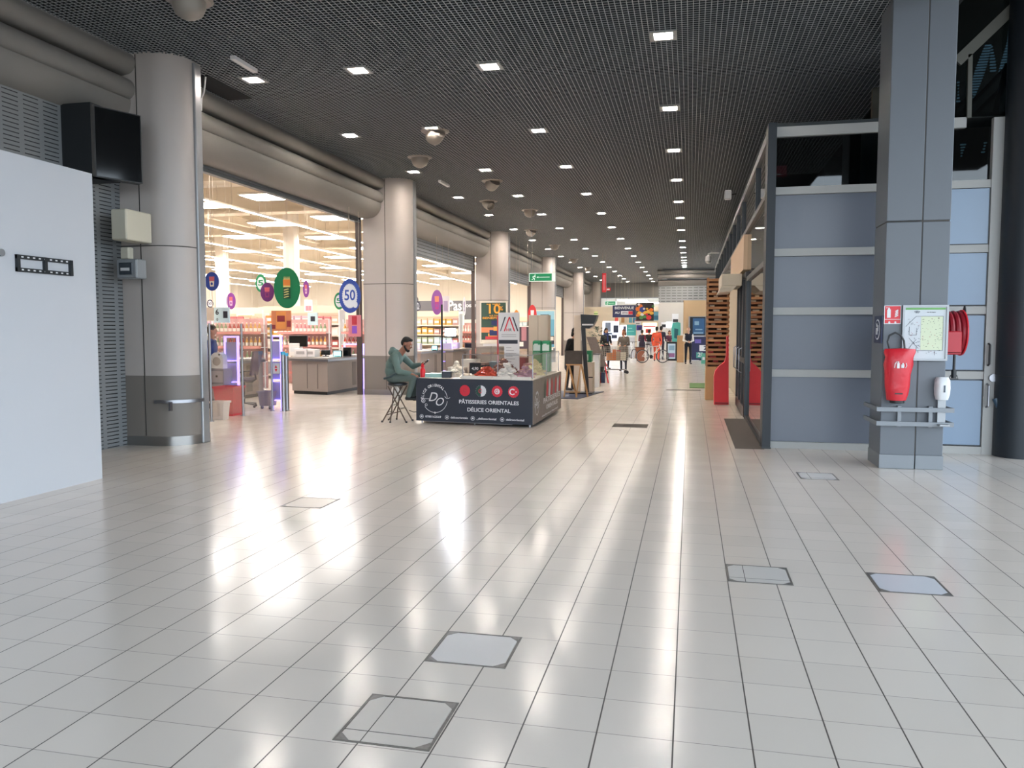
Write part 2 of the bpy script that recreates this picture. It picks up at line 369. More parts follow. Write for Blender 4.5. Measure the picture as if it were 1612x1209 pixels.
# dark round column at the frame edge
rc = thing('round_column', 'dark blue steel round column at the right edge', 'column', (4.13, 11.3, 0))
m = MB(); m.cyl((0, 0, 0), (0, 0, 6.75), .30, n=36); m.build('shaft', M_DARKST, rc, True)
m = MB(); m.cyl((0, 0, 1.02), (0, 0, 1.035), .305, n=36); m.cyl((0, 0, 1.95), (0, 0, 1.965), .305, n=36); m.build('band', M_BLACK, rc, True)
m = MB(); m.cyl((-.30, -.02, .74), (-.02, -.18, .0), .04, n=12); m.build('brace', mat('blue tube', '2d4456', .4), rc, True)
# entrance glazing right of it
eg = MB(); eg.box(4.35, 9, 11.45, 11.47, 0, 5.4); eg.build('window_2', glass('entrance glass', '9fc4dc', 1.2), kind='structure')
ef = MB()
for z in (.05, .75, 1.05, 2.66, 4.26): ef.box(4.35, 9, 11.42, 11.5, z-.04, z+.04)
for xx in (4.42, 6.2, 8): ef.box(xx-.04, xx+.04, 11.42, 11.5, 0, 5.4)
ef.build('trim_9', RAIL, kind='structure')
# upper sloped glazing above the door, behind the pillar
ug = MB(); ug.box(2.86, 3.99, GY, GY+.012, 4.33, 6.7); ug.build('window_3', glass('upper glass', '8a9496', 1.3), kind='structure')
ub = MB(); ub.bar(at(1506, 98, Y=GY-.03), at(1600, 8, Y=GY-.03), .05, .13); ub.bar(at(1527, 86, Y=GY-.03), at(1525, 186, Y=GY-.03), .05, .05)
ub.build('trim_10', mat('olive grey frame', '55544c', .5), kind='structure')
bb = thing('roof_truss', 'dark diagonal roof struts seen through the upper glass', 'truss', (0, 0, 0))
for p, q in ((at(1505, 186, Y=12.4), at(1594, 96, Y=12.4)), (at(1530, 184, Y=12.3), at(1594, 122, Y=12.3)), (at(1566, 180, Y=12.2), at(1586, 100, Y=12.2)), (at(1504, 170, Y=12.6), at(1530, 150, Y=12.6))):
    m = MB(); m.bar(p, q, .06, .05); m.build('strut', M_DARKST, bb)
wo = MB(); wo.box(2.7, 6.2, 13.5, 13.6, 4.42, 6.8); wo.build('wall_outer', mat('olive brown wall', '5a564a', .7), kind='structure')
sky = mat('slats glowing as sky', '9fc0d6', .5, emit=.28)  # added slat strips glow to imitate sky showing through the glass
k = 0
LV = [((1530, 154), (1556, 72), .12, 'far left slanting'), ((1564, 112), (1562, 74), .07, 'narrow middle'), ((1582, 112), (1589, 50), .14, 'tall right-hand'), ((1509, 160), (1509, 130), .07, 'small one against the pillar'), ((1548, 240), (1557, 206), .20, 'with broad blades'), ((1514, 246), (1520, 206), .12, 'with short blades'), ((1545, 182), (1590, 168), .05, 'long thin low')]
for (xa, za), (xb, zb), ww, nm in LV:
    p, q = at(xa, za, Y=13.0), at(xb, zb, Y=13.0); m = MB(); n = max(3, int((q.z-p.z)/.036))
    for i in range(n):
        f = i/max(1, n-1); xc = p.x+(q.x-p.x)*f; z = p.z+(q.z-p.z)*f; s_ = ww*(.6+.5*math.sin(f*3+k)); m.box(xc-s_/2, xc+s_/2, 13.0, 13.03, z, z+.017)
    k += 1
    tag(m.build('sky_glow_slats', sky), 'added slats glowing as sky, %s upper glass, the %s one' % ('behind the' if k != 5 and k != 6 else 'below the', nm), 'sky_glow_slats', 'sky glow slats')
# inside the shop box: back walls, dark ceiling, exit sign
sb = MB(); sb.box(1.2, 6.5, 36, 36.2, 0, 4.3); sb.box(6.3, 6.5, 11.6, 36, 0, 5.3); sb.build('wall_shop', mat('shop wall dim', '6d6f6c', .7), kind='structure')
sc_ = MB(); sc_.box(1.06, 6.3, 11.5, 36, 4.34, 4.4); sc_.build('ceiling_shop', mat('shop ceiling', '3a3f40', .8), kind='structure')
sp_ = MB(); sp_.box(2.0, 2.3, 13.4, 13.7, 0, 4.3); sp_.box(1.1, 2.7, 14.5, 14.7, 3.9, 4.3); sp_.build('wall_inner', mat('inner pier', '56605e', .7), kind='structure')
p = at(1217, 271, Y=13.2)
x_ = thing('exit_sign', 'small red lit sign inside the dark transom window', 'sign', p)
m = MB(); m.box(-.16, .2, -.02, .02, -.07, .09); m.m = 1; m.box(-.14, -.02, -.025, -.02, 0, .02); m.box(-.1, .12, -.025, -.02, -.05, -.035); m.build('sign_face', [mat('dim red sign', '8e1f30', .5, emit=.25), mat('dim white sign', 'd8c8c8', .5, emit=.3)], x_)
m = MB(); m.cyl((.02, 0, .09), (.02, 0, 4.34-p.z), .008); m.build('hanger', M_BLACK, x_)

# mall-side glazing of the shop
def mull(y, z1=GH): return ('m', y, z1)
gz = MB(); gz.box(GX+.02, GX+.03, 11.64, 15.1, .06, 4.2); gz.box(GX+.02, GX+.03, 17.9, 36, 3.0, 4.2); gz.box(GX+.02, GX+.03, 15.1, 17.9, 2.7, 4.2); gz.build('window_4', M_SGL, kind='structure')
gf = MB()
gf.box(GX-.02, GX+.06, 11.64, 36, 4.18, 4.30); gf.box(GX-.02, GX+.06, 11.64, 36, 3.42, 3.50); gf.box(GX-.02, GX+.06, 11.64, 15.1, 2.50, 2.58); gf.box(GX-.01, GX+.06, 11.64, 15.1, 0, .07); gf.box(GX-.02, GX+.05, 15.07, 15.13, 0, 2.5)
for y in (13.4, 16.8, 18.7, 20.4, 22.2, 24, 26, 28, 30, 32, 34): gf.box(GX-.02, GX+.05, y-.03, y+.03, 3.45 , 4.2)
gf.build('trim_11', mat('dark anodised frame', '3c4043', .4, .4), kind='structure')
# beige board over the shop door, cream box, wall behind
bd = MB(); bd.box(GX-.05, GX+.05, 15.6, 20.5, 2.75, 3.40); tag(bd.build('fascia_board', mat('peach fascia board', 'cdb295', .6)), 'beige fascia board above the dark shop doors', 'sign board')
wz = MB(); wz.box(GX+.1, GX+.2, 18.2, 36, 0, 3.0); wz.build('wall_right', mat('beige shop wall', 'b3a48c', .6), kind='structure')
# ================================================================ CEILING FITTINGS
def downlight():
    t = thing('ceiling_downlight', '', 'ceiling light')
    m = MB(); s_, i_ = .165, .115
    for a in ((-s_, s_, -s_, -i_), (-s_, s_, i_, s_), (-s_, -i_, -i_, i_), (i_, s_, -i_, i_)): m.box(*a, -.012, .03)
    m.build('frame', mat('grey light frame', '9a9c9c', .4, .5), t)
    m = MB(); m.box(-i_, i_, -i_, i_, .002, .03); m.build('diffuser', M_LAMP, t)
    return t
DL = downlight(); first = True
ROWS = [(-.39, [10.56, 13.95, 17.15, 20.5, 23.9, 27.3, 30.6, 34.3, 36.9, 39.4, 41.8, 43.6, 45.2, 46.8, 48.2], 'the row nearest the shop windows'),
        (-2.83, [11.22, 14.93, 18.3, 22.0, 25.7, 29.2, 32.9, 36.8, 40.6, 44.3, 47.9, 51.5, 55, 58.5, 61.5], 'the second row from the shop windows'),
        (-4.72, [10.97, 14.37, 18.25, 21.9, 25.5, 29.1, 32.8, 36.5, 40.1, 43.7, 47.3, 50.8, 54.5, 58, 61.5], 'the third row from the shop windows'),
        (-6.42, [11.03, 14.5, 18.1, 21.8, 25.3, 29.0, 32.6, 36.3, 40.0, 43.6, 47.2, 51, 55, 59], 'the row along the beige columns')]
for rx, ys, nm in ROWS:
    for i, y in enumerate(ys):
        lab = 'square lit downlight, %s from the front of %s' % (ORD[i], nm)
        if first: DL.location = (rx, y, CZ); DL['label'] = lab; DL['group'] = 'downlights in the grid ceiling'; first = False
        else: dup(DL, (rx, y, CZ), label=lab, group='downlights in the grid ceiling')
M_PALE = mat('pale grey enamel', '8f8880', .4, .1)
def ceil_spot(kind):
    t = thing('ceiling_spotlight', '', 'spotlight')
    m = MB(); m.lathe([(.05, .03), (.26, .03), (.27, .0), (.24, -.02), (.2, -.015)], n=28); m.build('flange', M_PALE, t, True)
    m = MB()
    if kind == 0: m.lathe([(.19, 0), (.185, -.08), (.15, -.16), (.09, -.2), (.04, -.22)], n=26)
    else: m.lathe([(.17, .05), (.17, -.06), (.15, -.15), (.115, -.2), (.105, -.2), (.1, -.12)], n=26, M=Matrix.Translation((.03, 0, -.03)) @ Matrix.Rotation(math.radians(48), 4, 'Y'))
    m.build('bowl', M_PALE, t, True); return t
SP0, SP1 = ceil_spot(0), ceil_spot(1); u0 = u1 = False
for px, py, k, lab in ((297, 0, 0, 'bowl shaped ceiling fitting at the top edge, left of centre'), (685, 207, 1, 'tilted ceiling spotlight just under a lit downlight'), (661, 248, 0, 'bowl shaped ceiling fitting left above the second column'),
        (775, 285, 1, 'tilted ceiling spotlight below the second downlight of the third row'), (769, 317, 1, 'tilted ceiling spotlight facing right above the third column'), (834, 331, 0, 'bowl fitting beside a downlight, mid distance'),
        (836, 362, 1, 'tilted spotlight with a lit lamp, above the third column'), (873, 386, 0, 'small bowl fitting above the exit sign'), (903, 408, 0, 'small bowl fitting right of the fourth column top'), (925, 421, 0, 'farthest bowl fitting in the grid ceiling')):
    p = at(px, py, Z=CZ); r = -.6 if px != 769 else 2.4
    src = SP1 if k else SP0
    if (k and not u1) or (not k and not u0): src.location = p; src.rotation_euler.z = r; src['label'] = lab; src['group'] = 'bowl fittings in the ceiling'; o = src; u1 = u1 or bool(k); u0 = u0 or not k
    else: o = dup(src, p, r, lab, 'bowl fittings in the ceiling')
for i, ((a, b_), (c, d), lab) in enumerate((((366, 90), (402, 112), 'pale strip housing hanging above the nearest left downlight'), ((692, 285), (706, 293), 'short pale strip housing above the shutter of the second bay'))):
    p, q = at(a, b_, Z=CZ-.1), at(c, d, Z=CZ-.1); t = thing('ceiling_batten', lab, 'batten', (p+q)/2)
    m = MB(); m.bar(p-(p+q)/2, q-(p+q)/2, .07, .05); m.build('housing', M_W2, t)
    m = MB(); m.bar((0, 0, 0), (0, 0, .12), .01, .01); m.build('hanger', M_STEEL, t)
# hanging running-man exit signs
def runner(m, Mx, s):
    m.ball((.30*s, .78*s, .0), (.09*s, .09*s, .01), 10, 4, Mx)
    for p, q in (((.22, .68), (.1, .4)), ((.1, .4), (.25, .25)), ((.25, .25), (.2, .05)), ((.1, .4), (-.02, .2)), ((-.02, .2), (-.18, .16)), ((.2, .62), (.4, .5)), ((.2, .64), (0, .6)), ((0, .6), (-.06, .44))):
        p, q = Vector(p)*s, Vector(q)*s; d = (q-p).normalized()*.02*s; n_ = Vector((-d.y, d.x))*2
        m.prism([tuple(p-n_-d), tuple(q-n_+d), tuple(q+n_+d), tuple(p+n_-d)], .001, .006, Mx)
def exit_sign(px0, py0, px1, py1, Y, lab):
    a, b_ = at(px0, py0, Y=Y), at(px1, py1, Y=Y); w_, h_ = b_.x-a.x, a.z-b_.z
    t = thing('exit_sign', lab, 'exit sign', (a.x, Y, b_.z), 0)
    Mx = plane_m((0, -.031, 0), (1, 0, 0), (0, 0, 1))
    m = MB(); m.box(0, w_, -.03, .03, 0, h_); m.m = 1; m.box(.02, w_*.88, -.032, -.03, .02, h_-.02)
    m.m = 0; runner(m, Mx @ Matrix.Translation((w_*.16, h_*.12, 0)), h_*.8)
    m.box(w_*.3, w_*.8, -.036, -.032, h_*.47, h_*.53); m.prism([(w_*.29, h_*.5), (w_*.36, h_*.6), (w_*.36, h_*.4)], .001, .005, Mx)
    m.build('sign_box', [mat('sign white', 'd9e4dc', .4, emit=.25), mat('exit green', '087a4a', .4, emit=.25)], t)
    for xx in (.06, w_-.06):
        m = MB(); m.cyl((xx, 0, h_), (xx, 0, CZ-b_.z), .006); m.build('hanger', M_STEEL, t)
exit_sign(833, 430, 874, 443, 21, 'green running man exit sign hanging in front of the fourth column')
exit_sign(952.5, 474, 971, 480.5, 44, 'far green running man exit sign left of the welcome banner')
# ceiling opening with hanging cables near the first column
m = MB(); m.box(-7.38, -6.95, 10.7, 11.9, CZ-.012, CZ-.004); tag(m.build('ceiling_hatch', M_VOID), 'dark open hatch in the grid ceiling beside the nearest column', 'hatch')
m = MB(); m.tube([(-6.95, 10.62, 5.3), (-7.0, 10.65, 5.1), (-7.08, 10.7, 5.02), (-7.12, 10.75, 4.86)], .012); tag(m.build('cable', M_W2, None, True), 'pale loose cable hanging behind the nearest column', 'cable')
# cameras on the shop side
def dome(px, py, Y, lab):
    p = at(px, py, Y=Y); t = thing('security_camera', lab, 'camera', p)
    m = MB(); m.lathe([(.05, .2), (.1, .17), (.11, .05), (.11, 0)], n=18); m.build('housing', M_W2, t, True)
    m = MB(); m.ball((0, 0, 0), .10, 16, 8); m.build('dome', mat('smoked dome', 'a8aaa8', .15), t, True)
    m = MB(); m.tube([(0, 0, .19), (.0, 0, .25), (.1, 0, .3), (GX-p.x, 0, .28)], .03); m.build('arm', M_W2, t, True)
dome(1115, 411, 30.5, 'white dome security camera on an arm above the shop row')
p = at(1146, 307, Y=16.6); t = thing('wall_speaker', 'small pale box speaker hanging beside the shop glazing', 'speaker', p)
m = MB(); m.bevbox(-.065, .065, -.06, .06, -.09, .09, .015); m.build('housing', M_W2, t); m = MB(); m.bar((.06, 0, 0), (.16, .02, .02), .02, .02); m.build('bracket', M_BLACK, t)
# hanging black advertising screens by the first column
R_ = Vector((-7.05, 9.30, 0)); dv = Vector((-.39, -.92, 0)); 
t = thing('hanging_screen', 'large black double screen mounted high against the nearest column', 'screen', (R_.x, R_.y, 3.53))
m = MB(); L = .62
def scr(m, s0, s1, z0, z1, off=0, th=.14):
    n_ = Vector((.92, -.39, 0)); p0, p1 = dv*s0+n_*off, dv*s1+n_*off; q0, q1 = p0-n_*th, p1-n_*th
    m.add([(p0.x, p0.y, z0), (p1.x, p1.y, z0), (p1.x, p1.y, z1), (p0.x, p0.y, z1), (q0.x, q0.y, z0), (q1.x, q1.y, z0), (q1.x, q1.y, z1), (q0.x, q0.y, z1)],
          [(0, 1, 2, 3), (5, 4, 7, 6), (4, 0, 3, 7), (1, 5, 6, 2), (3, 2, 6, 7), (4, 5, 1, 0)])
scr(m, 0, L, 0, .88); m.build('cabinet', M_BLACK, t)
m = MB(); scr(m, .015, L*.97, .015, .865, .004, .006); m.build('panel', M_BLK2, t)
t2 = MB(); t2.box(-.75, -.24, -.62, -.12, -.0, .9); t2.build('side_cabinet', mat('matt black', '191d20', .6), t)
# boxes on the slotted wall edge
def wbox(px0, py0, px1, py1, Y, dep, m_, lab, name='junction_box', cat='box'):
    a, b_ = at(px0, py0, Y=Y), at(px1, py1, Y=Y)
    t = thing(name, lab, cat, (a.x, Y, b_.z)); m = MB(); m.bevbox(0, b_.x-a.x, 0, dep, 0, a.z-b_.z, .012); m.build('housing', m_, t)
    m = MB(); m.bevbox(.012, b_.x-a.x-.012, -.008, 0, .012, a.z-b_.z-.012, .003); m.build('cover', m_, t); return t, b_.x-a.x, a.z-b_.z
wbox(174, 329, 200, 377, 9.15, .5, mat('ivory metal', 'c9c4b2', .5), 'large ivory junction box beside the nearest column')
wbox(189, 389, 203, 408, 9.45, .1, mat('ivory metal', 'c9c4b2', .5), 'small ivory box above the grey socket')
t, w_, h_ = wbox(183, 408, 216, 438, 9.35, .2, mat('grey polycarbonate', '8d9194', .4), 'grey polycarbonate breaker box with smoked window below the small ivory box')
m = MB(); m.bevbox(.05, w_-.06, -.02, -.005, .05, h_-.05, .004); m.build('window', mat('smoked plastic', '3a4148', .2), t)
m = MB(); m.box(.08, w_-.1, -.026, -.02, .1, .14); m.build('label_strip', M_W2, t)

# ================================================================ RIGHT PILLAR AND WHAT HANGS ON IT
PX0, PX1, PY = 2.18, 2.86, 9.96
M_PIL = mat('grey pillar cladding', '62676d', .45, 0, noise=.02, nscale=3)
t = thing('pillar', 'square grey clad pillar with steel rails at the right', 'pillar', (2.52, 10.25, 0))
m = MB(); 
for z0, z1 in ((.16, 2.845), (2.86, 5.6)):
    m.bevbox(-.34, .035, -.29, .29, z0, z1, .006); m.bevbox(.05, .34, -.27, .29, z0, z1, .006)
m.m = 1; m.box(-.33, .33, -.265, .285, .1, 5.6); m.build('shaft', [M_PIL, M_SEAM], t)
m = MB(); m.bevbox(-.345, .035, -.298, .3, 0, .165, .004); m.bevbox(.048, .345, -.285, .3, 0, .165, .004); m.build('skirting', M_PSTEEL, t)
for z in (.70, .535):
    m = MB(); m.box(-.40, .42, -.37, -.345, z-.025, z+.025); m.box(-.40, -.375, -.345, .35, z-.025, z+.025); m.box(.395, .42, -.345, .0, z-.025, z+.025)
    m.build('bumper_rail', M_PSTEEL, t)
m = MB()
for xx in (-.15, .18): m.box(xx-.02, xx+.02, -.345, -.288, .5, .74)
m.build('rail_bracket', M_PSTEEL, t)
# blue sign with round emblem on the pillar's left face
t = thing('blue_plaque', 'dark blue plaque with white oval emblem on the pillar side', 'plaque', (PX0-.012, 10.16, 1.62))
m = MB(); m.box(-.004, .008, -.19, .19, -.16, .16); m.m = 1; Mx = plane_m((-.006, 0, 0), (0, -1, 0), (0, 0, 1))
m.disc((0, 0), .12, .12, 0, .004, 32, Mx); m.m = 0; m.disc((0, 0), .105, .105, .003, .006, 32, Mx); m.m = 1
m.box(-.017, -.012, -.03, .04, -.06, .02); m.ball((-.014, .01, .05), (.004, .025, .025), 10, 6); m.box(-.017, -.012, -.07, -.045, -.02, .05)
m.build('board', [M_NAVY, mat('sign white matt', 'dfe2e6', .5)], t)
FR = (0, -1, 0)
def front(px, py, Y=PY): return at(px, py, Y=Y)
# extinguisher sign
a, b_ = front(1392, 481), front(1418, 510)
t = thing('fire_sign', 'red and white fire extinguisher pictogram sign on the pillar', 'sign', ((a.x+b_.x)/2, PY-.004, (a.z+b_.z)/2)); w_, h_ = b_.x-a.x, a.z-b_.z
Mx = plane_m((0, -.004, 0), (1, 0, 0), (0, 0, 1)); m = MB()
m.box(-w_/2, w_/2, -.004, .002, -h_/2, h_/2); m.m = 1
m.box(-w_/2+.008, w_/2-.008, -.006, -.004, -h_/2+.008, -h_/2+.05); m.box(-w_/2+.008, w_/2-.008, -.006, -.004, -h_/2+.057, h_/2-.008)
m.m = 0; m.box(-.06, -.022, -.009, -.006, -.035, .06); m.disc((-.041, .066), .012, .01, .002, .006, 12, Mx); m.box(-.075, -.035, -.009, -.006, .076, .083)
for k in range(4): m.prism([(.02+.005*k, -.03+.02*k), (.06, -.012+.02*k), (.055, .0+.02*k), (.022, -.02+.02*k)], .002, .006, Mx)
m.disc((-.035, -.088), .011, .012, .002, .006, 12, Mx); m.disc((.03, -.088), .011, .012, .002, .006, 12, Mx)
m.build('plate', [M_W2, M_RED], t)
# map frame
a, b_ = front(1420.5, 480.5), front(1489.5, 568); w_, h_ = b_.x-a.x, a.z-b_.z
t = thing('floor_plan_frame', 'aluminium framed store floor plan poster on the pillar', 'framed plan', (a.x, PY-.03, b_.z))
m = MB(); f = .022
for q in ((0, w_, 0, f), (0, w_, h_-f, h_), (0, f, f, h_-f), (w_-f, w_, f, h_-f)): m.box(q[0], q[1], -.01, .025, q[2], q[3])
m.build('frame', M_STEEL2, t)
m = MB(); m.box(f, w_-f, .004, .02, f, h_-f); Mx = plane_m((0, .004, 0), (1, 0, 0), (0, 0, 1)); W, H_ = w_-2*f, h_-2*f
def rr(mi, x0, x1, y0, y1, z=.001): m.m = mi; m.prism([(f+x0*W, f+y0*H_), (f+x1*W, f+y0*H_), (f+x1*W, f+y1*H_), (f+x0*W, f+y1*H_)], z, z+.0008, Mx)
rr(1, .02, .98, .945, .985); rr(2, .4, .93, .17, .82)
random.seed(3); m.m = 3
def seg(p, q, th=.0016):
    p, q = Vector((f+p[0]*W, f+p[1]*H_)), Vector((f+q[0]*W, f+q[1]*H_)); d = (q-p).normalized(); n_ = Vector((-d.y, d.x))*th; m.prism([tuple(p-n_), tuple(q-n_), tuple(q+n_), tuple(p+n_)], .003, .004, Mx)
for p, q in (((.28, .82), (.93, .82)), ((.93, .82), (.93, .16)), ((.93, .16), (.25, .16)), ((.28, .82), (.03, .62)), ((.12, .62), (.12, .46)), ((.12, .46), (.3, .46)), ((.3, .46), (.3, .6)), ((.75, .16), (.75, .07)), ((.12, .4), (.35, .2)), ((.12, .2), (.3, .38)), ((.3, .16), (.3, .22))): seg(p, q)
for k in range(110):
    x, y = random.uniform(.08, .92), random.uniform(.1, .8)
    if x+y < .7 and y > .6: continue
    m.m = 3 if k % 5 else 4; seg((x, y), (x+random.uniform(.008, .035), y+random.uniform(-.008, .008)), .0018)
m.m = 3; m.text('+|E|+', (f+.3*W, f+.905*H_), .03, .002, Mx, True); m.text('plan du magasin', (f+.64*W, f+.9*H_), .014, .002, Mx); 
m.build('plan_sheet', [mat('paper', 'c6cacd', .5), mat('map green band', '6ba55c', .5), mat('pale map green', 'ccd3b4', .5), mat('map ink', '2a3442', .6), mat('map red', 'a3324a', .6)], t)
# extinguisher in red cover
a = front(1412, 590); ez = .81; cx = 2.325; cy = PY-.11
t = thing('fire_extinguisher', 'fire extinguisher in a red fabric cover hanging on the pillar', 'fire extinguisher', (cx, cy, ez))
prof = [(-.075, .0, .055), (-.078, .06, .062), (-.095, .18, .075), (-.115, .32, .085), (-.122, .42, .088), (-.105, .54, .075), (-.09, .60, .06)]
m = MB(); vs = []; n = 26; R2 = [(.088, .078, .0, -.006), (.102, .088, .07, -.004), (.113, .094, .16, -.006), (.118, .095, .30, .002), (.135, .098, .42, .0), (.128, .09, .50, .006), (.142, .075, .565, .012), (.138, .06, .60, .016), (.06, .04, .607, .01)]
for rx, ry, z, ox in R2:
    for j in range(n):
        th = 2*PI*j/n; wob = 1+.04*math.sin(3*th+z*17)+.045*math.sin(7*th-z*27)*z; vs.append((ox+1.16*rx*wob*math.cos(th), ry*wob*math.sin(th), z*.98))
fs = [(i*n+j, i*n+(j+1) % n, (i+1)*n+(j+1) % n, (i+1)*n+j) for i in range(len(R2)-1) for j in range(n)] + [tuple(range(n-1, -1, -1)), tuple(range((len(R2)-1)*n, len(R2)*n))]
m.add(vs, fs); m.build('cover', mat('red vinyl cover', 'c41c2b', .35, bump=.5, nscale=14), t, True)
m = MB(); m.lathe([(.06, -.035), (.078, -.03), (.08, .005), (.07, .01)], n=22); m.build('base', M_BLACK, t, True)
m = MB(); m.tube([(-.095, .0, .59), (-.12, .0, .67), (-.10, .0, .74), (-.04, 0, .775), (.02, 0, .745), (.055, 0, .68), (.065, 0, .59)], .011, 8); m.build('hose', M_BLACK, t, True)
m = MB(); Mx = plane_m((0, -.101, .4), (1, 0, 0), (0, 0, 1))
m.box(-.035, -.008, -.108, -.095, .37, .43); m.ball((-.0215, -.104, .44), (.009, .006, .009), 8, 5); m.tube([(-.06, -.1, .375), (-.055, -.103, .42), (-.035, -.104, .45)], .004, 5)
m.box(.01, .04, -.108, -.095, .375, .415); m.box(.02, .035, -.108, -.095, .41, .43); m.tube([(.055, -.1, .375), (.07, -.095, .4), (.06, -.098, .43)], .004, 5)
m.build('emblem', M_W2, t); m = MB(); m.box(-.045, .035, -.10, -.088, .075, .088); m.build('pocket_slot', M_BLACK, t)
# soap / gel dispenser
a, b_ = front(1470, 593), front(1493, 629)
t = thing('gel_dispenser', 'white wall mounted hand gel dispenser on the pillar', 'dispenser', ((a.x+b_.x)/2, PY-.02, b_.z)); h_ = a.z-b_.z
m = MB(); vs = []; n = 20
for k, (rx, z, d) in enumerate(((.062, 0, .08), (.078, .06, .10), (.082, h_*.5, .11), (.078, h_*.85, .10), (.06, h_, .07))):
    for j in range(n): th = PI*j/(n-1); vs.append((rx*math.copysign(abs(math.cos(th))**.6, math.cos(th)), -d*abs(math.sin(th))**.7, z))
fs = [(i*n+j, i*n+j+1, (i+1)*n+j+1, (i+1)*n+j) for i in range(4) for j in range(n-1)] + [tuple(range(n)), tuple(range(5*n-1, 4*n-1, -1))] + [((i+1)*n-1, i*n, (i+1)*n, (i+2)*n-1) for i in range(4)]
m.add(vs, fs); m.build('housing', M_W2, t, True)
m = MB(); m.box(-.008, .008, -.115, -.105, h_*.35, h_*.65); m.build('window', mat('grey label', '4c5560', .4), t)
m = MB(); m.box(-.05, .055, -.16, .02, -.29, -.275); m.box(-.04, .045, -.02, .02, -.28, .02); m.build('drip_tray', M_STEEL2, t)
# red hose reel beside the pillar
hc = Vector((3.10, 10.72, 1.58)); t = thing('fire_hose_reel', 'red fire hose reel with nozzle mounted behind the pillar', 'hose reel', hc)
m = MB(); m.cyl((-.2, 0, 0), (-.185, 0, 0), .28, n=36); m.cyl((.12, 0, 0), (.135, 0, 0), .28, n=36); m.cyl((-.2, 0, 0), (.13, 0, 0), .09, n=20); m.build('reel', M_RED, t, True)
m = MB()
for k in range(5): m.tube([(-.165+.065*k, .24*math.cos(2*PI*j/28), .24*math.sin(2*PI*j/28)) for j in range(28)], .032, 8, True)
m.build('hose', mat('dark red hose', '8e1524', .45), t, True)
m = MB(); m.bevbox(-.19, .05, -.31, -.27, -.25, .02, .01); m.bevbox(-.19, .05, -.31, -.05, -.26, -.22, .01); m.build('drip_guard', mat('red enamel', 'b31f2c', .35), t)
m = MB(); m.tube([(-.02, -.29, -.25), (-.02, -.29, -.5)], .016, 8); m.cyl((-.02, -.29, -.44), (-.02, -.29, -.54), .028, n=12); m.build('nozzle', M_BLACK, t, True)
m = MB(); m.tube([(-.07, -.29, -.55), (-.055, -.29, -.51), (.015, -.29, -.51), (.03, -.29, -.55)], .008, 6, True); m.build('nozzle_grip', M_BLACK, t, True)
m = MB(); m.tube([(.16, .27*math.cos(a_)*.2, .27*math.sin(a_)+.05) for a_ in [PI*j/10 for j in range(11)]], .01); m.box(-.22, -.2, -.02, .58, -.04, .04); m.box(-.22, .2, .55, .6, -.05, .05); m.build('bracket', M_BLACK, t)

# ================================================================ FLOOR COVERS
def cover(pts, lab, lid='c2bdb6', sealed=False, group='square access covers in the tiled floor'):
    c = [at(*p, Z=0) for p in pts]; x0 = min(c[0].x, c[3].x); 
    x0 = (c[0].x+c[3].x)/2; x1 = (c[1].x+c[2].x)/2; y1 = (c[0].y+c[1].y)/2; y0 = (c[2].y+c[3].y)/2
    t = thing('access_cover', lab, 'floor cover', ((x0+x1)/2, (y0+y1)/2, 0), 0, group); a, b = (x1-x0)/2, (y1-y0)/2
    m = MB(); f = .012
    for q in ((-a, a, -b, -b+f), (-a, a, b-f, b), (-a, -a+f, -b+f, b-f), (a-f, a, -b+f, b-f)): m.box(*q, -.02, .002)
    m.build('frame', mat('worn steel frame', '6d6a66', .5, .5, noise=.3, nscale=60), t)
    m = MB(); m.box(-a+f+.003, a-f-.003, -b+f+.003, b-f-.003, -.02, .0016); m.build('lid', mat('cover lid '+lid, lid, .3), t)
    k = min(a, b)*.28
    for sx in (-1, 1):
        for sy in (-1, 1): m = MB(); m.prism([(sx*(a-.01), sy*(b-.01)), (sx*(a-k-.01), sy*(b-.01)), (sx*(a-.01), sy*(b-k-.01))][::sx*sy], 0, .0024); m.build('corner_plate', mat('worn steel', '7d7b78', .4, .6, noise=.3, nscale=60), t)
    if sealed:
        m = MB(); m.box(-a*.45, -a*.45+.004, -b+f, b-f, 0, .0021); m.box(-a+f, a-f, -b*.55, -b*.55+.004, 0, .0021); m.build('joint', M_SEAM, t)
cover([(585, 1093), (721, 1106), (679, 1183), (523, 1166)], 'nearest access cover, with tile joints running across its lid', 'bab5ae', True)
cover([(705, 994), (822, 1003), (796, 1053), (668, 1041)], 'plain grey access cover behind the nearest one', 'bdbcbb')
cover([(1142, 889), (1238, 893), (1249, 921), (1145, 916)], 'access cover with dark rim, left of the pale one near the right side', 'c4c1bd', True)
cover([(1363, 901), (1472, 908), (1499, 938), (1385, 932)], 'pale access cover nearest the right edge', 'c2c5cc')
cover([(1252, 743.5), (1312, 745), (1320, 756), (1262, 754)], 'thin rimmed access cover in front of the grey panels', 'c4c3c2', True)
cover([(470, 783), (536, 785), (507, 800), (443, 798)], 'small access cover far left in front of the stall', 'b3aaa0')
for (x0, x1, y0, y1, lab) in ((-1.26, -.68, 13.3, 13.79, 'dark floor grating in the aisle right of the pastry stall'), (-.62, .3, 21.9, 22.25, 'thin dark floor strip farther down the aisle'), (.62, 1.0, 11.2, 15.0, 'brown grey floor strip along the shop window')):
    m = MB(); m.box(x0, x1, y0, y1, 0, .004); tag(m.build('floor_strip', mat('brown grey strip', '5c544f', .75, spec=.2)), lab, 'floor strip')
m = MB(); m.bevbox(0, .55, 22.9, 25.0, 0, .012, .004); tag(m.build('door_mat', mat('green mat', '5c7d4e', .95)), 'green mat on the floor by the shop row', 'mat')
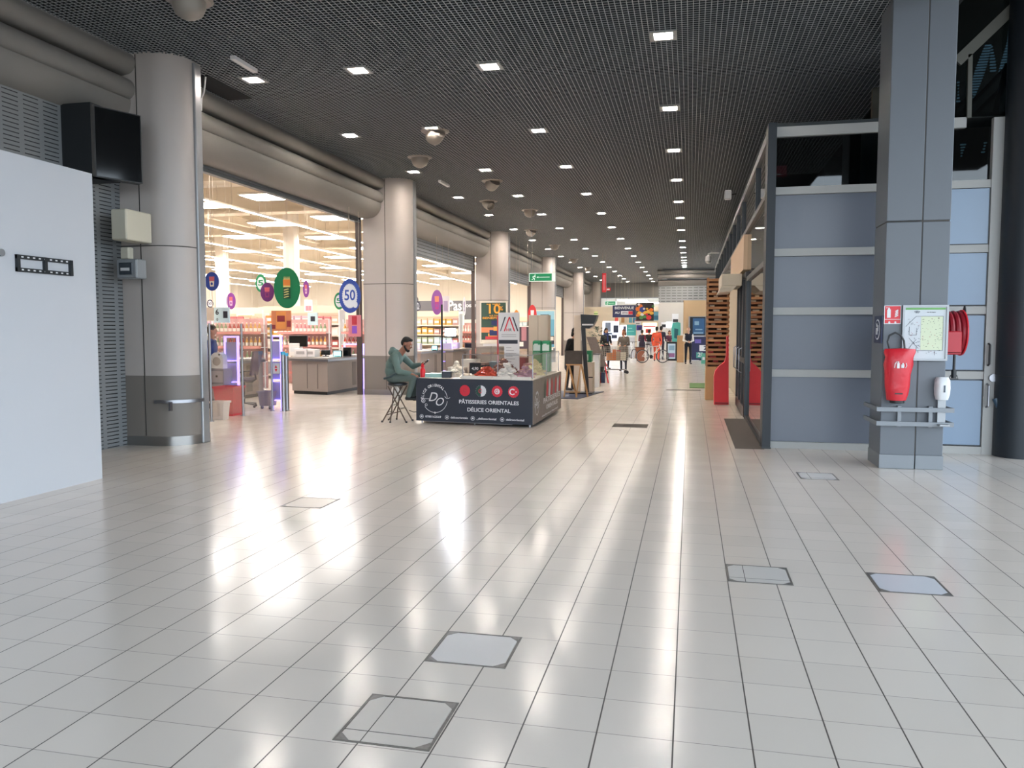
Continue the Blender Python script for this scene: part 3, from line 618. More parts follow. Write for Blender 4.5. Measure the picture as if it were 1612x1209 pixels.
# ================================================================ SUPERMARKET BEHIND THE COLUMNS
st = MB(); st.box(-34, -8.0, 5, 64, 6.6, 6.7); st.build('ceiling_store', mat('cream store ceiling', 'e0d8cb', .8), kind='structure')
sw = MB(); sw.box(-34, -33.8, 5, 64, 0, 6.7); sw.box(-34, -8, 4.8, 5, 0, 6.7); sw.box(-34, -8, 58, 58.2, 0, 6.7); sw.box(-8.05, -7.9, 5, 64, 5.5, 6.7); sw.build('wall_store', M_CREAM, kind='structure')
bm = MB()
for y in (14.5, 20, 25.5, 31, 37, 44, 51): bm.box(-33.8, -8.05, y-.2, y+.2, 5.75, 6.6); bm.box(-33.8, -8.05, y-.3, y+.3, 5.68, 5.76)
for x in (-12, -18, -24): bm.box(x-.1, x+.1, 5, 58, 5.9, 6.2)
bm.build('trim_12', mat('beige steel beams', 'd6cab6', .6), kind='structure')
# luminaires: long lit lines and square lit trays
RL = mat('store line housing', 'cbbfae', .5); i = 0
for x in (-9.6, -12.2, -15.0, -18.0, -21.2, -24.6, -28.2, -31.8):
    t = thing('line_luminaire', 'long lit ceiling line in the store, %s from the columns' % ORD[i], 'ceiling light', (x, 12, 4.95), 0, 'lit lines over the store'); i += 1
    m = MB(); m.box(-.05, .05, 0, 44, 0, .05); m.build('housing', RL, t)
    m = MB(); m.box(-.035, .035, .02, 43.98, -.012, 0); m.build('diffuser', M_SLAMP, t)
    for k in range(8):
        m = MB(); m.box(-.008, .008, 2+k*5.7, 2.016+k*5.7, .05, 1.65); m.build('hanger', RL, t)
PANEL = thing('tray_luminaire', 'large lit tray light hanging in the store, nearest row, first from the columns', 'ceiling light', (-10.9, 15.5, 5.15), 0, 'lit trays over the store')
m = MB(); m.bevbox(-.72, .72, -.5, .5, 0, .06, .02); m.build('housing', RL, PANEL)
m = MB(); m.box(-.66, .66, -.45, .45, -.012, 0); m.build('diffuser', M_SLAMP, PANEL)
for a in (-.5, .5): m = MB(); m.box(a-.006, a+.006, -.006, .006, .05, 1.5); m.build('hanger', RL, PANEL)
RN = ['nearest row', 'second row', 'third row', 'fourth row', 'fifth row', 'sixth row', 'seventh row', 'eighth row', 'ninth row', 'farthest row']
for r, y in enumerate((15.5, 19.5, 23.5, 27.5, 31.5, 36, 41, 46.5, 52)):
    for c, x in enumerate((-10.9, -13.6, -16.5, -19.6, -22.9, -26.4, -30.0)):
        if x < -8-.78*(y-9.5) - 2 or (r == 0 and c == 0): continue
        dup(PANEL, (x, y + (.9 if c % 2 else 0), 5.15), label='lit tray light hanging in the store, %s, %s from the columns' % (RN[r], ORD[c]))
# store pillars
for x, y, lab in ((-14.6, 27.5, 'white store pillar rising behind the big green sign'), (-21, 33, 'white store pillar deeper in the store'), (-11.6, 43, 'white store pillar seen in the third bay')):
    t = thing('store_pillar', lab, 'column', (x, y, 0)); m = MB(); m.bevbox(-.22, .22, -.22, .22, 0, 6.6, .02); m.build('shaft', M_CREAM, t); m = MB(); m.box(-.25, .25, -.25, .25, 0, .3); m.build('skirting', M_DADO, t)
# shutters in the bay heads
def shutter(y0, y1, zb, lab, box=True):
    t = thing('roller_shutter', lab, 'shutter', (-8.02, y0, zb)); L = y1-y0
    m = MB(); m.box(-.12, -.06, .02, L-.02, 0, 4.7-zb); m.build('curtain', SHUT, t)
    m = MB(); m.box(-.14, -.03, .02, L-.02, -.06, 0); m.build('bottom_bar', mat('grey shutter bar', '5f6668', .4, .4), t)
    for yy in (.0, L-.05): m = MB(); m.box(-.16, -.02, yy, yy+.05, -zb, 4.5-zb); m.build('guide_rail', mat('dark guide', '4a3f3c', .5), t)
shutter(CY[0]+.65, CY[1], 4.35, 'grey roller shutter rolled up over the first bay')
shutter(CY[1]+.65, CY[2], 3.93, 'grey roller shutter partly lowered in the second bay')
shutter(CY[2]+.65, CY[3], 3.95, 'grey roller shutter head over the third bay')
shutter(CY[3]+.65, CY[4], 3.8, 'grey roller shutter head over the fourth bay')
m = MB(); m.box(-8.4, -8.3, CY[4]+.7, 57.9, 0, 4.4); tag(m.build('closed_panel', M_CREAM), 'cream closing panel in the far bay', 'panel')

M_PUR = mat('violet led strip', '8f7cff', .4, emit=1.5)
M_SCR = mat('cyan screen', '7fe0ee', .3, emit=1.3)
M_DESK = mat('taupe desk laminate', '8e827b', .45)
M_DTOP = mat('grey desk top', 'b4aca6', .35)
# ---- hanging oval signs
def band(m, Mx, rx, ry, col_i): pass
def sign(px, py, hw, hh, Y, cols, paint, lab, n=34, tilt=0, cat='hanging sign', wscale=1.0):
    p = at(px, py, Y=Y); s_ = Y/FPX*1.02; rx, ry = hw*s_*wscale, hh*s_
    t = thing('hanging_sign', lab, cat, p, tilt, 'round promotion signs hanging in the store')
    Mx = plane_m((0, -.012, 0), (1, 0, 0), (0, 0, 1)); m = MB(); m.disc((0, 0), rx, ry, -.012, .0, n, Mx); paint(m, Mx, rx, ry); m.build('disc', cols, t)
    m = MB(); m.cyl((0, 0, ry), (0, 0, 6.6-p.z), .004, n=5); m.build('hanger', RL, t); return t
def p_pack(m, Mx, rx, ry, a=1, b=2):
    m.m = a; m.prism([(-.34*rx, .05*ry), (.34*rx, .05*ry), (.38*rx, .5*ry), (-.38*rx, .5*ry)], .001, .004, Mx)
    m.m = b; m.prism([(-.28*rx, -.55*ry), (.28*rx, -.55*ry), (.34*rx, .03*ry), (-.34*rx, .03*ry)], .001, .004, Mx); m.m = 0; m.disc((0, -.25*ry), .16*rx, .16*ry, .004, .006, 12, Mx)
def p_50(m, Mx, rx, ry, a=1, txt='50'):
    m.m = a; m.disc((0, 0), .72*rx, .74*ry, .001, .004, 64, Mx, jag=-.08); m.m = 0; m.text(txt, (0, .02*ry), ry*.85, .005, Mx, True, w=1.0*rx); m.m = a; m.disc((.5*rx, -.5*ry), .22*rx, .2*ry, .004, .006, 20, Mx)
WH = mat('sign white matt', 'dfe2e6', .5)
sg = lambda n, c: mat('sign '+n, c, .5)
sign(334, 443, 13.5, 16, 14.2, [sg('blue', '2f4a9c'), sg('rose', 'd86a72'), sg('cream', 'f0e2cc')], p_pack, 'round blue hanging sign with a red and cream packet picture')
sign(317, 424, 6, 21, 13.9, [sg('night blue', '2b2f66'), WH], lambda m, M_, a, b: p_50(m, M_, a, b), 'dark blue hanging sign half hidden behind the nearest column', tilt=.2)
sign(411, 446, 10, 15, 18, [sg('mid green', '1f8a55'), WH], lambda m, M_, a, b: p_50(m, M_, a, b, txt='5'), 'green rimmed white hanging sign showing a 5')
sign(421, 460, 12.5, 16, 16.2, [sg('plum', '6d2c6e'), sg('rose', 'd86a72'), sg('plum light', '93386f')], p_pack, 'plum purple hanging sign overlapping the big green one')
def p_green(m, Mx, rx, ry):
    m.m = 1; m.prism([(-.27*rx, .12*ry), (.27*rx, .12*ry), (.27*rx, .42*ry), (-.27*rx, .42*ry)], .001, .004, Mx)
    m.m = 2
    for k in range(5): x = (-.24+.1*k)*rx; m.prism([(x, .42*ry), (x+.09*rx, .42*ry), (x+.045*rx, .58*ry)], .001, .004, Mx)
    m.prism([(-.27*rx, .04*ry), (.27*rx, .04*ry), (.27*rx, .12*ry), (-.27*rx, .12*ry)], .001, .004, Mx)
    m.m = 3; m.prism([(-.27*rx, -.52*ry), (.27*rx, -.52*ry), (.27*rx, .04*ry), (-.27*rx, .04*ry)], .001, .004, Mx)
    m.m = 2
    for k in range(4): m.prism([(-.22*rx, (-.48+.12*k)*ry), (.18*rx, (-.42+.12*k)*ry), (.1*rx, (-.38+.12*k)*ry), (-.22*rx, (-.44+.12*k)*ry)], .004, .006, Mx)
sign(452, 453.5, 24, 34, 15.6, [sg('green', '1f7a49'), sg('orange', 'e88a3c'), sg('pale yellow', 'e6d58a'), sg('deep green', '1d4a34')], p_green, 'largest green oval hanging sign with an orange and yellow packet picture', n=44)
sign(482, 455, 5.5, 14, 19, [sg('violet', '8a3f95'), sg('rose', 'd86a72'), sg('pink', 'e3b5cc')], p_pack, 'narrow violet hanging sign right of the big green oval')
sign(364, 474, 8.5, 14, 20, [sg('violet', '8a3f95'), sg('rose', 'd86a72'), sg('pink', 'e3b5cc')], p_pack, 'violet hanging sign above the till barriers at the left')
sign(551, 466, 19, 28, 17.2, [sg('royal blue', '3550a2'), WH], lambda m, M_, a, b: p_50(m, M_, a, b), 'big blue oval hanging sign with a jagged white 50 beside the second column', n=44)
sign(534, 474, 9, 14, 19, [sg('mid green', '1f8a55'), WH], lambda m, M_, a, b: p_50(m, M_, a, b, txt='5'), 'green hanging sign peeping out behind the blue 50 sign')
sign(331, 478, 6, 7, 21, [sg('ink', '2c2c44'), WH], lambda m, M_, a, b: p_50(m, M_, a, b), 'small dark rimmed 50 sign low at the left')
sign(654, 473, 5, 7.5, 24, [sg('ink', '2c2c44'), WH], lambda m, M_, a, b: p_50(m, M_, a, b), 'upper small dark 50 sign right of the second column')
sign(657, 482, 5.5, 8, 23, [sg('ink', '2c2c44'), WH], lambda m, M_, a, b: p_50(m, M_, a, b), 'lower small dark 50 sign right of the second column')
sign(688, 476, 9.5, 20, 23.5, [sg('lilac', '9a5aa8'), sg('salmon', 'e58f6c'), sg('magenta', 'c04a90')], p_pack, 'tall lilac oval sign with an orange packet in the second bay')
sign(731, 482, 2.6, 15, 27, [WH, sg('pale violet', 'a99ab8'), sg('pale violet', 'a99ab8')], p_pack, 'narrow white pennant sign in front of the dark counter header')
sign(813, 502, 5, 14, 31, [sg('warm orange', 'e2913b'), sg('lemon', 'e9dc7b'), sg('cream', 'f0e2cc')], p_pack, 'orange and yellow hanging figure sign right of the third column')
sign(838, 497, 7, 17, 33, [sg('poppy', 'd8383c'), WH, sg('poppy', 'd8383c')], p_pack, 'red hanging sign left of the blue poster column')
# ---- flat panels hung over the tills
def board(px0, py0, px1, py1, Y, colors, rects, lab, name='hanging_board', cat='sign board', th=.03, texts=(), X=None, stand=None, group=None):
    if X is None: a, b_ = at(px0, py0, Y=Y), at(px1, py1, Y=Y); w_, h_ = b_.x-a.x, a.z-b_.z; loc = (a.x, Y, b_.z); rz = 0
    t = thing(name, lab, cat, loc, 0, group); Mx = plane_m((0, 0, 0), (1, 0, 0), (0, 0, 1)); m = MB()
    m.box(0, w_, 0, th, 0, h_)
    e_ = max(.0008, Y*4e-5); k_ = 0
    for mi, x0, x1, y0, y1 in rects: k_ += 1; m.m = mi; m.prism([(x0*w_, y0*h_), (x1*w_, y0*h_), (x1*w_, y1*h_), (x0*w_, y1*h_)], .0005, e_*k_+.001, Mx)
    for mi, s_, x, y, sz, ww in texts: m.m = mi; m.text(s_, (x*w_, y*h_), sz*h_, e_*(k_+1)+.001+.012, Mx, True, w=ww*w_ if ww else None)
    m.build('face', colors, t)
    if stand: m = MB(); m.box(.1*w_, .9*w_, th, th+.03, -b_.z if stand == 1 else -.1, h_*.6); m.build('backing', M_W2, t)
    else:
        for xx in (.1, .9):
            m = MB(); m.cyl((xx*w_, th/2, h_), (xx*w_, th/2, (CZ+.02 if a.x > -7.5 and Y < 48 else 6.6 if a.x < -8 else CZ+.3)-b_.z), .004, n=5); m.build('hanger', RL, t)
    return t
INK = mat('ink', '2b2d36', .6)
board(319, 484, 336, 505, 15, [mat('peach paper', 'efdcc4', .6)], [], 'plain peach board hanging at the far left of the tills')
board(336, 484, 361, 508, 15.2, [mat('ice blue paper', 'cfe6ea', .6), INK], [(1, .62, .9, .3, .75)], 'pale blue number 6 board over the first till', texts=[(1, '6', .25, .68, .5, None), (1, '0', .25, .2, .25, None)])
board(427, 489, 458, 521, 16.5, [mat('salmon print', 'd9865a', .5), mat('orange print', 'e9974e', .5), mat('maroon print', '8f2f35', .5), mat('sky blue print', '3f7fc0', .5)], [(1, .25, .75, .1, .95), (2, .3, .7, .45, .75), (2, 0, .2, .1, .3), (2, .8, 1, .2, .5)], 'orange product cut-out board hanging below the big green sign')
board(479, 472, 492, 491, 22, [mat('paper white', 'efece6', .6), mat('pink print', 'e28a94', .6)], [(1, .15, .85, .1, .5)], 'white and pink board hanging left of the blue 50 sign')
board(548, 496, 568, 530, 17.8, [mat('rose print', 'df8a90', .5), mat('red print', 'c93a45', .5), mat('violet print', '8f56c0', .5)], [(1, .3, .7, .55, .95), (2, .3, .7, .15, .5)], 'pink and violet product board under the blue 50 sign')
board(484, 492, 500, 512, 20, [mat('ice blue paper', 'cfe6ea', .6), INK], [(1, .3, .75, .3, .7)], 'pale blue till number board in the middle of the first bay')
board(696, 466, 707, 492, 25, [mat('pearl sheet', 'd6d2d6', .6), mat('pale violet', 'a99ab8', .5)], [(1, .2, .8, .1, .7)], 'pearl coloured bottle shaped board in the second bay')
for px0, px1, c, lab in ((318, 352, 'c65a64', 'left'), (372, 400, 'd8c8a8', 'second'), (497, 523, 'c0453f', 'right, red'), (440, 474, 'e6d9c6', 'middle')):
    board(px0, 494, px1, 503, 25.5, [mat('header white', 'efe6da', .5), mat('header '+c, c, .5)], [(1, .1, .9, .25, .75)], 'shelf header strip over the aisles, %s one' % lab)
# dark fish counter header with lettering
board(648, 474, 752, 503, 37, [mat('charcoal header', '5b5a5e', .6), WH], [], 'long charcoal header board with white script lettering', texts=[(1, 'Pas', .66, .72, .75, .2), (1, 'POISSERI', .9, .72, .2, .2)])
board(708, 490, 731, 512, 34, [mat('mint white', 'e3eadd', .5), mat('leaf green', '6f9a78', .5)], [(1, .55, .75, 0, .8)], 'white and green board in front of the charcoal header')

# ---- shelf racks with packets
PKC = ['c9767a', 'e3d6cc', 'd98b4f', 'b98f86', 'a3524c', 'd7b39a', '9aa58c', 'c9a9b4', 'e8e0d2', '6f6a80', 'd2a24f', 'bcd0d4']
PKN = ['rose', 'off white', 'orange', 'dusty pink', 'brick red', 'peach', 'sage green', 'mauve', 'ivory', 'slate', 'mustard', 'ice blue']
PK = []
for c, nme in zip(PKC, PKN):
    m = MB(); m.bevbox(-.11, .11, -.07, .07, 0, .27, .012); m.m = 1; m.box(-.08, .08, -.072, -.07, .09, .19)
    me_o = m.build('grocery_packet', [mat('packet '+nme, c, .5), mat('packet label', 'f0ebe0', .5)]); PK.append(me_o)
PKused = [False]*len(PK)
RACK = None
RX = [(-12.6, 24.5), (-15.6, 25.5), (-18.6, 26.5), (-21.6, 27.5), (-10.6, 31.6), (-24.4, 30.0), (-10.6, 47)]
RLAB = ['nearest rack behind the first till', 'second rack from the columns', 'third rack from the columns', 'fourth rack from the columns', 'rack seen through the second bay', 'rack at the far left', 'rack seen through the third bay']
RSH = ['rack behind the first till', 'second rack from the columns', 'third rack from the columns', 'fourth rack from the columns', 'second bay rack', 'far left rack', 'third bay rack']
shelfz = [.15, .62, 1.06, 1.46, 1.84]
for ri, (x, y) in enumerate(RX):
    if RACK is None:
        RACK = thing('shelf_rack', 'tall cream shelf rack full of packets, '+RLAB[0], 'shelf rack', (x, y, 0), 0, 'store shelf racks')
        m = MB(); m.box(-1.35, 1.35, .18, .22, 0, 2.25); m.build('back_panel', mat('rack back', 'cdb9a4', .6), RACK)
        for s_ in (-1, 1): m = MB(); m.box(s_*1.37-.02, s_*1.37+.02, -.22, .22, 0, 2.3); m.build('side_panel', M_W2, RACK)
        for z in shelfz: m = MB(); m.box(-1.35, 1.35, -.22, .18, z-.025, z); m.m = 1; m.box(-1.35, 1.35, -.23, -.22, z-.04, z+.005); m.build('shelf', [M_W2, mat('price strip', 'e9d9c9', .5)], RACK)
        m = MB(); m.box(-1.35, 1.35, -.23, -.2, 2.2, 2.42); m.build('header', mat('rack header', 'e7d3b5', .5), RACK)
    else: dup(RACK, (x, y, 0), label='tall cream shelf rack full of packets, '+RLAB[ri])
    for si, z in enumerate(shelfz):
        if si < 1: continue
        k0 = random.randrange(12); seen = set()
        for j in range(10):
            k = (k0 + (j//3)*5) % 12; dn = j % 3; xx = x-1.2+j*.265
            lab = '%s %s packet, %s shelf, %s' % (['left', 'middle', 'right'][dn if j < 9 else 0], PKN[k], ['bottom', 'second', 'third', 'fourth', 'top'][si], RSH[ri])
            sc = random.uniform(.85, 1.1)
            if not PKused[k]: o = PK[k]; PKused[k] = True; o.location = (xx, y-.08, z); tag(o, lab, 'packet', 'packets on the store shelves')
            else: o = PK[k].copy(); C.objects.link(o); o.location = (xx, y-.08, z); o['label'] = lab
            o.scale = (1.08, 1, sc)
for i, o in enumerate(PK):
    if not PKused[i]: bpy.data.objects.remove(o)

# ---- low impulse racks with bottles behind the tills
def bottle(c_, nme):
    m = MB(); m.lathe([(.035, 0), (.042, .01), (.042, .16), (.016, .22), (.016, .26)], n=10); m.m = 1; m.lathe([(.0425, .04), (.0425, .13)], n=10); m.lathe([(.018, .26), (.018, .285)], n=8)
    return m.build('drink_bottle', [mat('drink '+nme, c_, .25), mat('drink label', 'ece4d8', .5)], None, True)
BC = [('b5524a', 'red'), ('c98a8a', 'pink'), ('d9a25a', 'amber'), ('8fa07a', 'green'), ('d8cfc4', 'milky')]
IR = None; IN = ['low rack right behind the first counter', 'low rack beside the second column', 'low rack left behind the barrier', 'low rack farthest left behind the barrier', 'low rack in the second bay']
BS = {}
for ri, (x, y) in enumerate(((-11.4, 22.2), (-9.5, 22.6), (-12.4, 20.2), (-14.4, 19.2), (-9.6, 34.0))):
    if IR is None:
        IR = thing('bottle_rack', 'waist to head high wire rack of bottles, '+IN[0], 'rack', (x, y, 0), 0, 'low racks behind the tills')
        m = MB(); m.box(-.8, .8, .16, .19, 0, 1.95); m.build('back_panel', mat('rack rose', 'c79a94', .6, noise=.4, nscale=5), IR)
        for s_ in (-1, 1): m = MB(); m.bar((s_*.81, 0, 0), (s_*.81, 0, 1.95), .03, .03); m.build('upright', M_W2, IR)
        for z in (.35, .75, 1.15, 1.55): m = MB(); m.box(-.8, .8, -.18, .16, z-.02, z); m.m = 1; m.box(-.8, .8, -.19, -.18, z-.04, z+.03); m.build('shelf', [M_W2, mat('price strip rose', 'd98f86', .5)], IR)
    else: dup(IR, (x, y, 0), label='waist to head high wire rack of bottles, '+IN[ri])
    for si, z in enumerate((.75, 1.15, 1.55)):
        k0 = random.randrange(5)
        for j in range(12):
            k = (k0+j//4*2) % 5; c_, nme = BC[k]; lab = '%s %s bottle, %s shelf, %s' % (['first', 'second', 'third', 'fourth'][j % 4], nme, ['lower', 'middle', 'upper'][si], IN[ri])
            if nme not in BS: o = BS[nme] = bottle(c_, nme)
            else: o = BS[nme].copy(); C.objects.link(o)
            o.location = (x-.72+j*.13, y-.08, z); tag(o, lab, 'bottle', 'bottles on the low racks')
# ---- checkouts
def checkout(x, y, rz, lab, big=False):
    t = thing('checkout_counter', lab, 'checkout', (x, y, 0), rz, 'checkout counters')
    m = MB(); m.prism([(-1.1, .25), (0, 0), (0, 2.25), (-1.1, 2.25)], .08, .84); m.m = 1; m.bar((-.62, .132, .15), (-.62, .132, .78), .012, .01); m.bar((-.3, .06, .15), (-.3, .06, .78), .012, .01); m.box(-.002, .004, 1.5, 1.75, .15, .78)
    m.build('body', [M_DESK, mat('dark desk line', '6b605a', .5)], t)
    m = MB(); m.prism([(-1.07, .28), (-.03, .04), (-.03, 2.22), (-1.07, 2.22)], 0, .08); m.build('plinth', M_BLACK, t)
    m = MB(); m.prism([(-1.2, .23), (.04, -.05), (.04, 2.3), (-1.2, 2.3)], .87, .94); m.build('worktop', M_DTOP, t)
    m = MB(); m.prism([(-1.21, .21), (.05, -.07), (.05, 2.3), (.0, 2.3), (0, -.0), (-1.21, .26)], .84, .90); m.build('bumper', M_STEEL, t)
    return t
c = at(516, 622, Z=0); checkout(c.x, c.y, 0, 'taupe checkout counter with grey top in the first bay, left of the second column')
checkout(-8.75, 25.2, 0, 'checkout counter behind the pastry stall in the second bay'); checkout(-8.45, 27.9, 0, 'farther checkout counter in the second bay'); checkout(-10.3, 15.6, .0, 'checkout counter behind the glass barrier and office chair')
def monitor(px, py, Y, w_, h_, lab, lit=True, z0=None):
    p = at(px, py, Y=Y); t = thing('till_screen', lab, 'screen', p); z0 = p.z-.94 if z0 is None else z0
    m = MB(); m.bevbox(-w_/2, w_/2, 0, .05, -h_/2, h_/2, .008); m.build('casing', M_BLACK, t)
    m = MB(); m.box(-w_/2+.02, w_/2-.02, -.004, 0, -h_/2+.02, h_/2-.02); m.build('display', M_SCR if lit else M_BLK2, t)
    m = MB(); m.cyl((0, .03, -z0), (0, .03, -h_/2), .02, n=8); m.cyl((0, .03, -z0), (0, .03, -z0+.02), .09, n=14); m.build('stand', M_BLACK, t)
monitor(531, 557, c.y+.7, .24, .17, 'small lit cyan till screen on the first bay counter'); monitor(546, 554, c.y+.9, .22, .24, 'black till screen turned away on the first bay counter', False)
monitor(684, 548, 26.3, .22, .18, 'small lit cyan till screen behind the pastry stall'); monitor(740, 544, 30.2, .42, .2, 'black till screen in front of the green poster', False); monitor(469, 537, 19.3, .52, .3, 'dark till screen above the steel bollards', False); monitor(512, 555, c.y+.7, .24, .13, 'dark tray sized screen on the first bay counter', False)
def crate(px, py, Y, w_, d, h_, col, lab, name='box', cat='box', z=None, label=True):
    p = at(px, py, Y=Y); z = p.z if z is None else z
    t = thing(name, lab, cat, (p.x, Y, z)); m = MB(); m.bevbox(-w_/2, w_/2, 0, d, 0, h_, .01); m.build('body', mat(name+' '+col, col, .5), t)
    m = MB(); m.box(-w_/3, w_/3, -.003, 0, h_*.35, h_*.7); m.build('label', M_W2 if col != 'e5dfdc' else mat('grey print', 'a9a3a0', .6), t)
cz = .94
crate(473, 565, c.y+.2, .34, .3, .21, 'e5dfdc', 'white carton nearest the steel bollards on the first counter', z=cz); crate(487, 565, c.y+.25, .3, .3, .2, 'e5dfdc', 'white carton second from the bollards on the counter', z=cz)
crate(497, 565, c.y+.6, .2, .2, .12, 'c79a5a', 'small kraft pot beside the white cartons', 'pot', 'pot', z=cz); crate(463, 552, c.y+.9, .3, .2, .34, 'e9e4e0', 'tall white card printer box behind the cartons', z=cz)
crate(545, 566, c.y+1.0, .7, .3, .05, 'cfc7c0', 'flat scanner tray on the right end of the counter', 'scanner_tray', 'scanner', z=cz); crate(712, 548, 29, .42, .3, .22, 'cdbdf0', 'lilac lit cabinet behind the pastry stall', 'display_box', 'display box', z=cz); crate(656, 548, 26.0, .26, .2, .24, 'd9d2e2', 'white box with a smile mark behind the seated man', z=cz)
# ---- anti-theft gates with violet strips
def gate(px0, px1, pyt, Y, lab, bars=3):
    a, b_ = at(px0, pyt, Y=Y), at(px1, pyt, Y=Y); t = thing('lit_display_frame', lab, 'display frame', (a.x, Y, 0), 0, 'violet lit frames by the tills'); w_ = b_.x-a.x; H_ = a.z
    m = MB(); m.box(0, .03, 0, .05, 0, H_); m.box(w_-.03, w_, 0, .05, 0, H_); m.box(.03, w_-.03, 0, .05, H_-.03, H_); m.build('led_frame', M_PUR, t)
    m = MB()
    for k in range(bars): z = H_*(.12+.28*k); m.box(.035, w_-.035, .01, .04, z, z+.26*H_-.03)
    m.build('shelf_panel', mat('lilac panel', 'a79fc4', .5), t)
    m = MB()
    for k in range(bars): z = H_*(.12+.28*k)-.02; m.box(.03, w_-.03, -.03, .05, z, z+.018)
    m.build('shelf_edge', M_PUR, t)
gate(352, 374, 529, 14.2, 'violet lit frame between the white heater and the office chair'); gate(425, 442, 528, 15.0, 'violet lit frame left of the steel bollards'); gate(541, 572, 541, 20.6, 'violet lit frame on the right of the first bay', 2); gate(694, 712, 536, 28.0, 'violet lit frame beside the stall lamp pole', 3)
# steel bollards
for px, py, lab, s_ in ((447, 647, 'left of the two steel bollards with blue tops', 0), (452, 646, 'right of the two steel bollards with blue tops', 1)):
    p = at(px, py, Z=0); t = thing('bollard', lab, 'bollard', p); m = MB(); m.cyl((0, 0, 0), (0, 0, 1.13-.03*s_), .045, n=16); m.build('post', M_STEEL, t, True)
    m = MB(); m.cyl((0, 0, 1.13-.03*s_), (0, 0, 1.19-.03*s_), .047, n=16); m.build('cap', mat('cyan cap', '3fa6cf', .4), t, True); m = MB(); m.cyl((0, 0, 0), (0, 0, .012), .08, n=16); m.build('base_plate', M_STEEL, t, True)
# ---- clear barrier with steel posts
bp = [at(333, 663.5, Z=0), at(383, 654.5, Z=0), at(429, 646.5, Z=0)]; base = bp[0]
t = thing('glass_barrier', 'clear panel barrier on steel posts along the first till', 'barrier', base)
for p in bp:
    q = p-base; m = MB(); m.cyl(q, q+Vector((0, 0, 1.74)), .022, n=12); m.build('post', M_STEEL, t, True); m = MB(); m.cyl(q, q+Vector((0, 0, .01)), .05, n=14); m.build('foot', M_STEEL, t, True)
for p, q in ((bp[0], bp[1]), (bp[1], bp[2])):
    p, q = p-base, q-base; d = (q-p).normalized(); m = MB(); m.bar(p+d*.04+Vector((0, 0, .9)), q-d*.04+Vector((0, 0, .9)), .01, 1.66); m.build('pane', M_PERSPEX, t)
q0, q1 = bp[1]-base, bp[2]-base
# no-entry plate, bins, chair, heater, cabinet
p = at(435, 580, Y=14.6); t = thing('direction_plate', 'small white plate with a red arrow mark on the violet frame', 'sign', p); m = MB(); m.bevbox(-.09, .09, -.012, .012, -.11, .11, .01); m.m = 1; Mx = plane_m((0, -.012, 0), (1, 0, 0), (0, 0, 1)); m.prism([(-.03, .01), (.03, .01), (0, .07)], 0, .003, Mx); m.prism([(-.03, -.01), (0, -.07), (.03, -.01)], 0, .003, Mx); m.build('plate', [M_W2, M_RED], t)
m = MB(); m.tube([(-.1, .02, .13), (.13, .02, .13), (.16, .02, .1)], .01); m.build('rail', M_STEEL, t, True)
def bin_(px, py, w_, d, h_, col, lab, wheels=False, z=0):
    p = at(px, py, Z=0); t = thing('waste_bin', lab, 'bin', p); m = MB(); n = 4
    def rg(s_, z): return [(-w_/2*s_, 0+(1-s_)*d/2, z), (w_/2*s_, (1-s_)*d/2, z), (w_/2*s_, d-(1-s_)*d/2, z), (-w_/2*s_, d-(1-s_)*d/2, z)]
    z0 = .06 if wheels else 0; m.add(rg(.8, z0)+rg(1, h_)+rg(.94, h_)+rg(.76, z0+.02), [(3, 2, 1, 0)]+[(i+4*k, (i+1) % 4+4*k, (i+1) % 4+4*k+4, i+4*k+4) for k in range(3) for i in range(4)]+[(12, 13, 14, 15)])
    m.build('body', mat('bin '+col, col, .45), t); m = MB()
    for q in ((-w_/2-.015, w_/2+.015, -.015, .01), (-w_/2-.015, w_/2+.015, d-.01, d+.015), (-w_/2-.015, -w_/2+.01, .01, d-.01), (w_/2-.01, w_/2+.015, .01, d-.01)): m.box(*q, h_-.03, h_+.005)
    m.build('rim', mat('bin '+col, col, .45), t)
    if wheels:
        for sx in (-1, 1): m = MB(); m.cyl((sx*w_*.3, .05, .035), (sx*w_*.3+.03, .05, .035), .035, n=12); m.build('wheel', M_BLACK, t, True)
bin_(352, 655, .42, .4, .55, 'd8484e', 'red plastic bin behind the first glass panel', z=0); bin_(342, 661, .26, .22, .33, 'd9cbc0', 'small beige bin in front of the red bin'); bin_(416, 644, .3, .3, .36, '8c8079', 'taupe plastic bin on castors behind the second glass panel', True); bin_(369, 651, .16, .2, .30, 'cfc2b4', 'narrow pale bin right of the red bin')
p = at(383, 598, Z=.58); p.z = 0
t = thing('office_chair', 'dark grey swivel chair at the till behind the glass barrier', 'chair', p, -1.45)
m = MB(); m.bevbox(-.24, .24, -.23, .23, .55, .63, .04); m.build('seat', mat('charcoal fabric', '5b5256', .9), t)
m = MB(); m.add([(x*(.16+.05*f), .0+.0*x+.20+.1*f-.14*math.sin(f*PI)*0+ (0 if s_ else .05), .68+.5*f) for s_ in (0, 1) for f in (0, .25, .5, .75, 1) for x in (-1, 1)], [(2*i, 2*i+1, 2*i+3, 2*i+2) for i in range(4)]+[(10+2*i, 12+2*i, 13+2*i, 11+2*i) for i in range(4)]+[(0, 10, 11, 1), (8, 9, 19, 18)]+[(2*i, 2*i+2, 12+2*i, 10+2*i) for i in range(4)]+[(2*i+1, 11+2*i, 13+2*i, 2*i+3) for i in range(4)])
m.build('backrest', mat('charcoal fabric', '5b5256', .9), t)
m = MB(); m.tube([(0, 0, .55), (0, .2, .54), (0, .28, .6), (0, .25, .75)], .02); m.cyl((0, 0, .1), (0, 0, .55), .03, n=10); m.build('stem', M_BLACK, t, True)
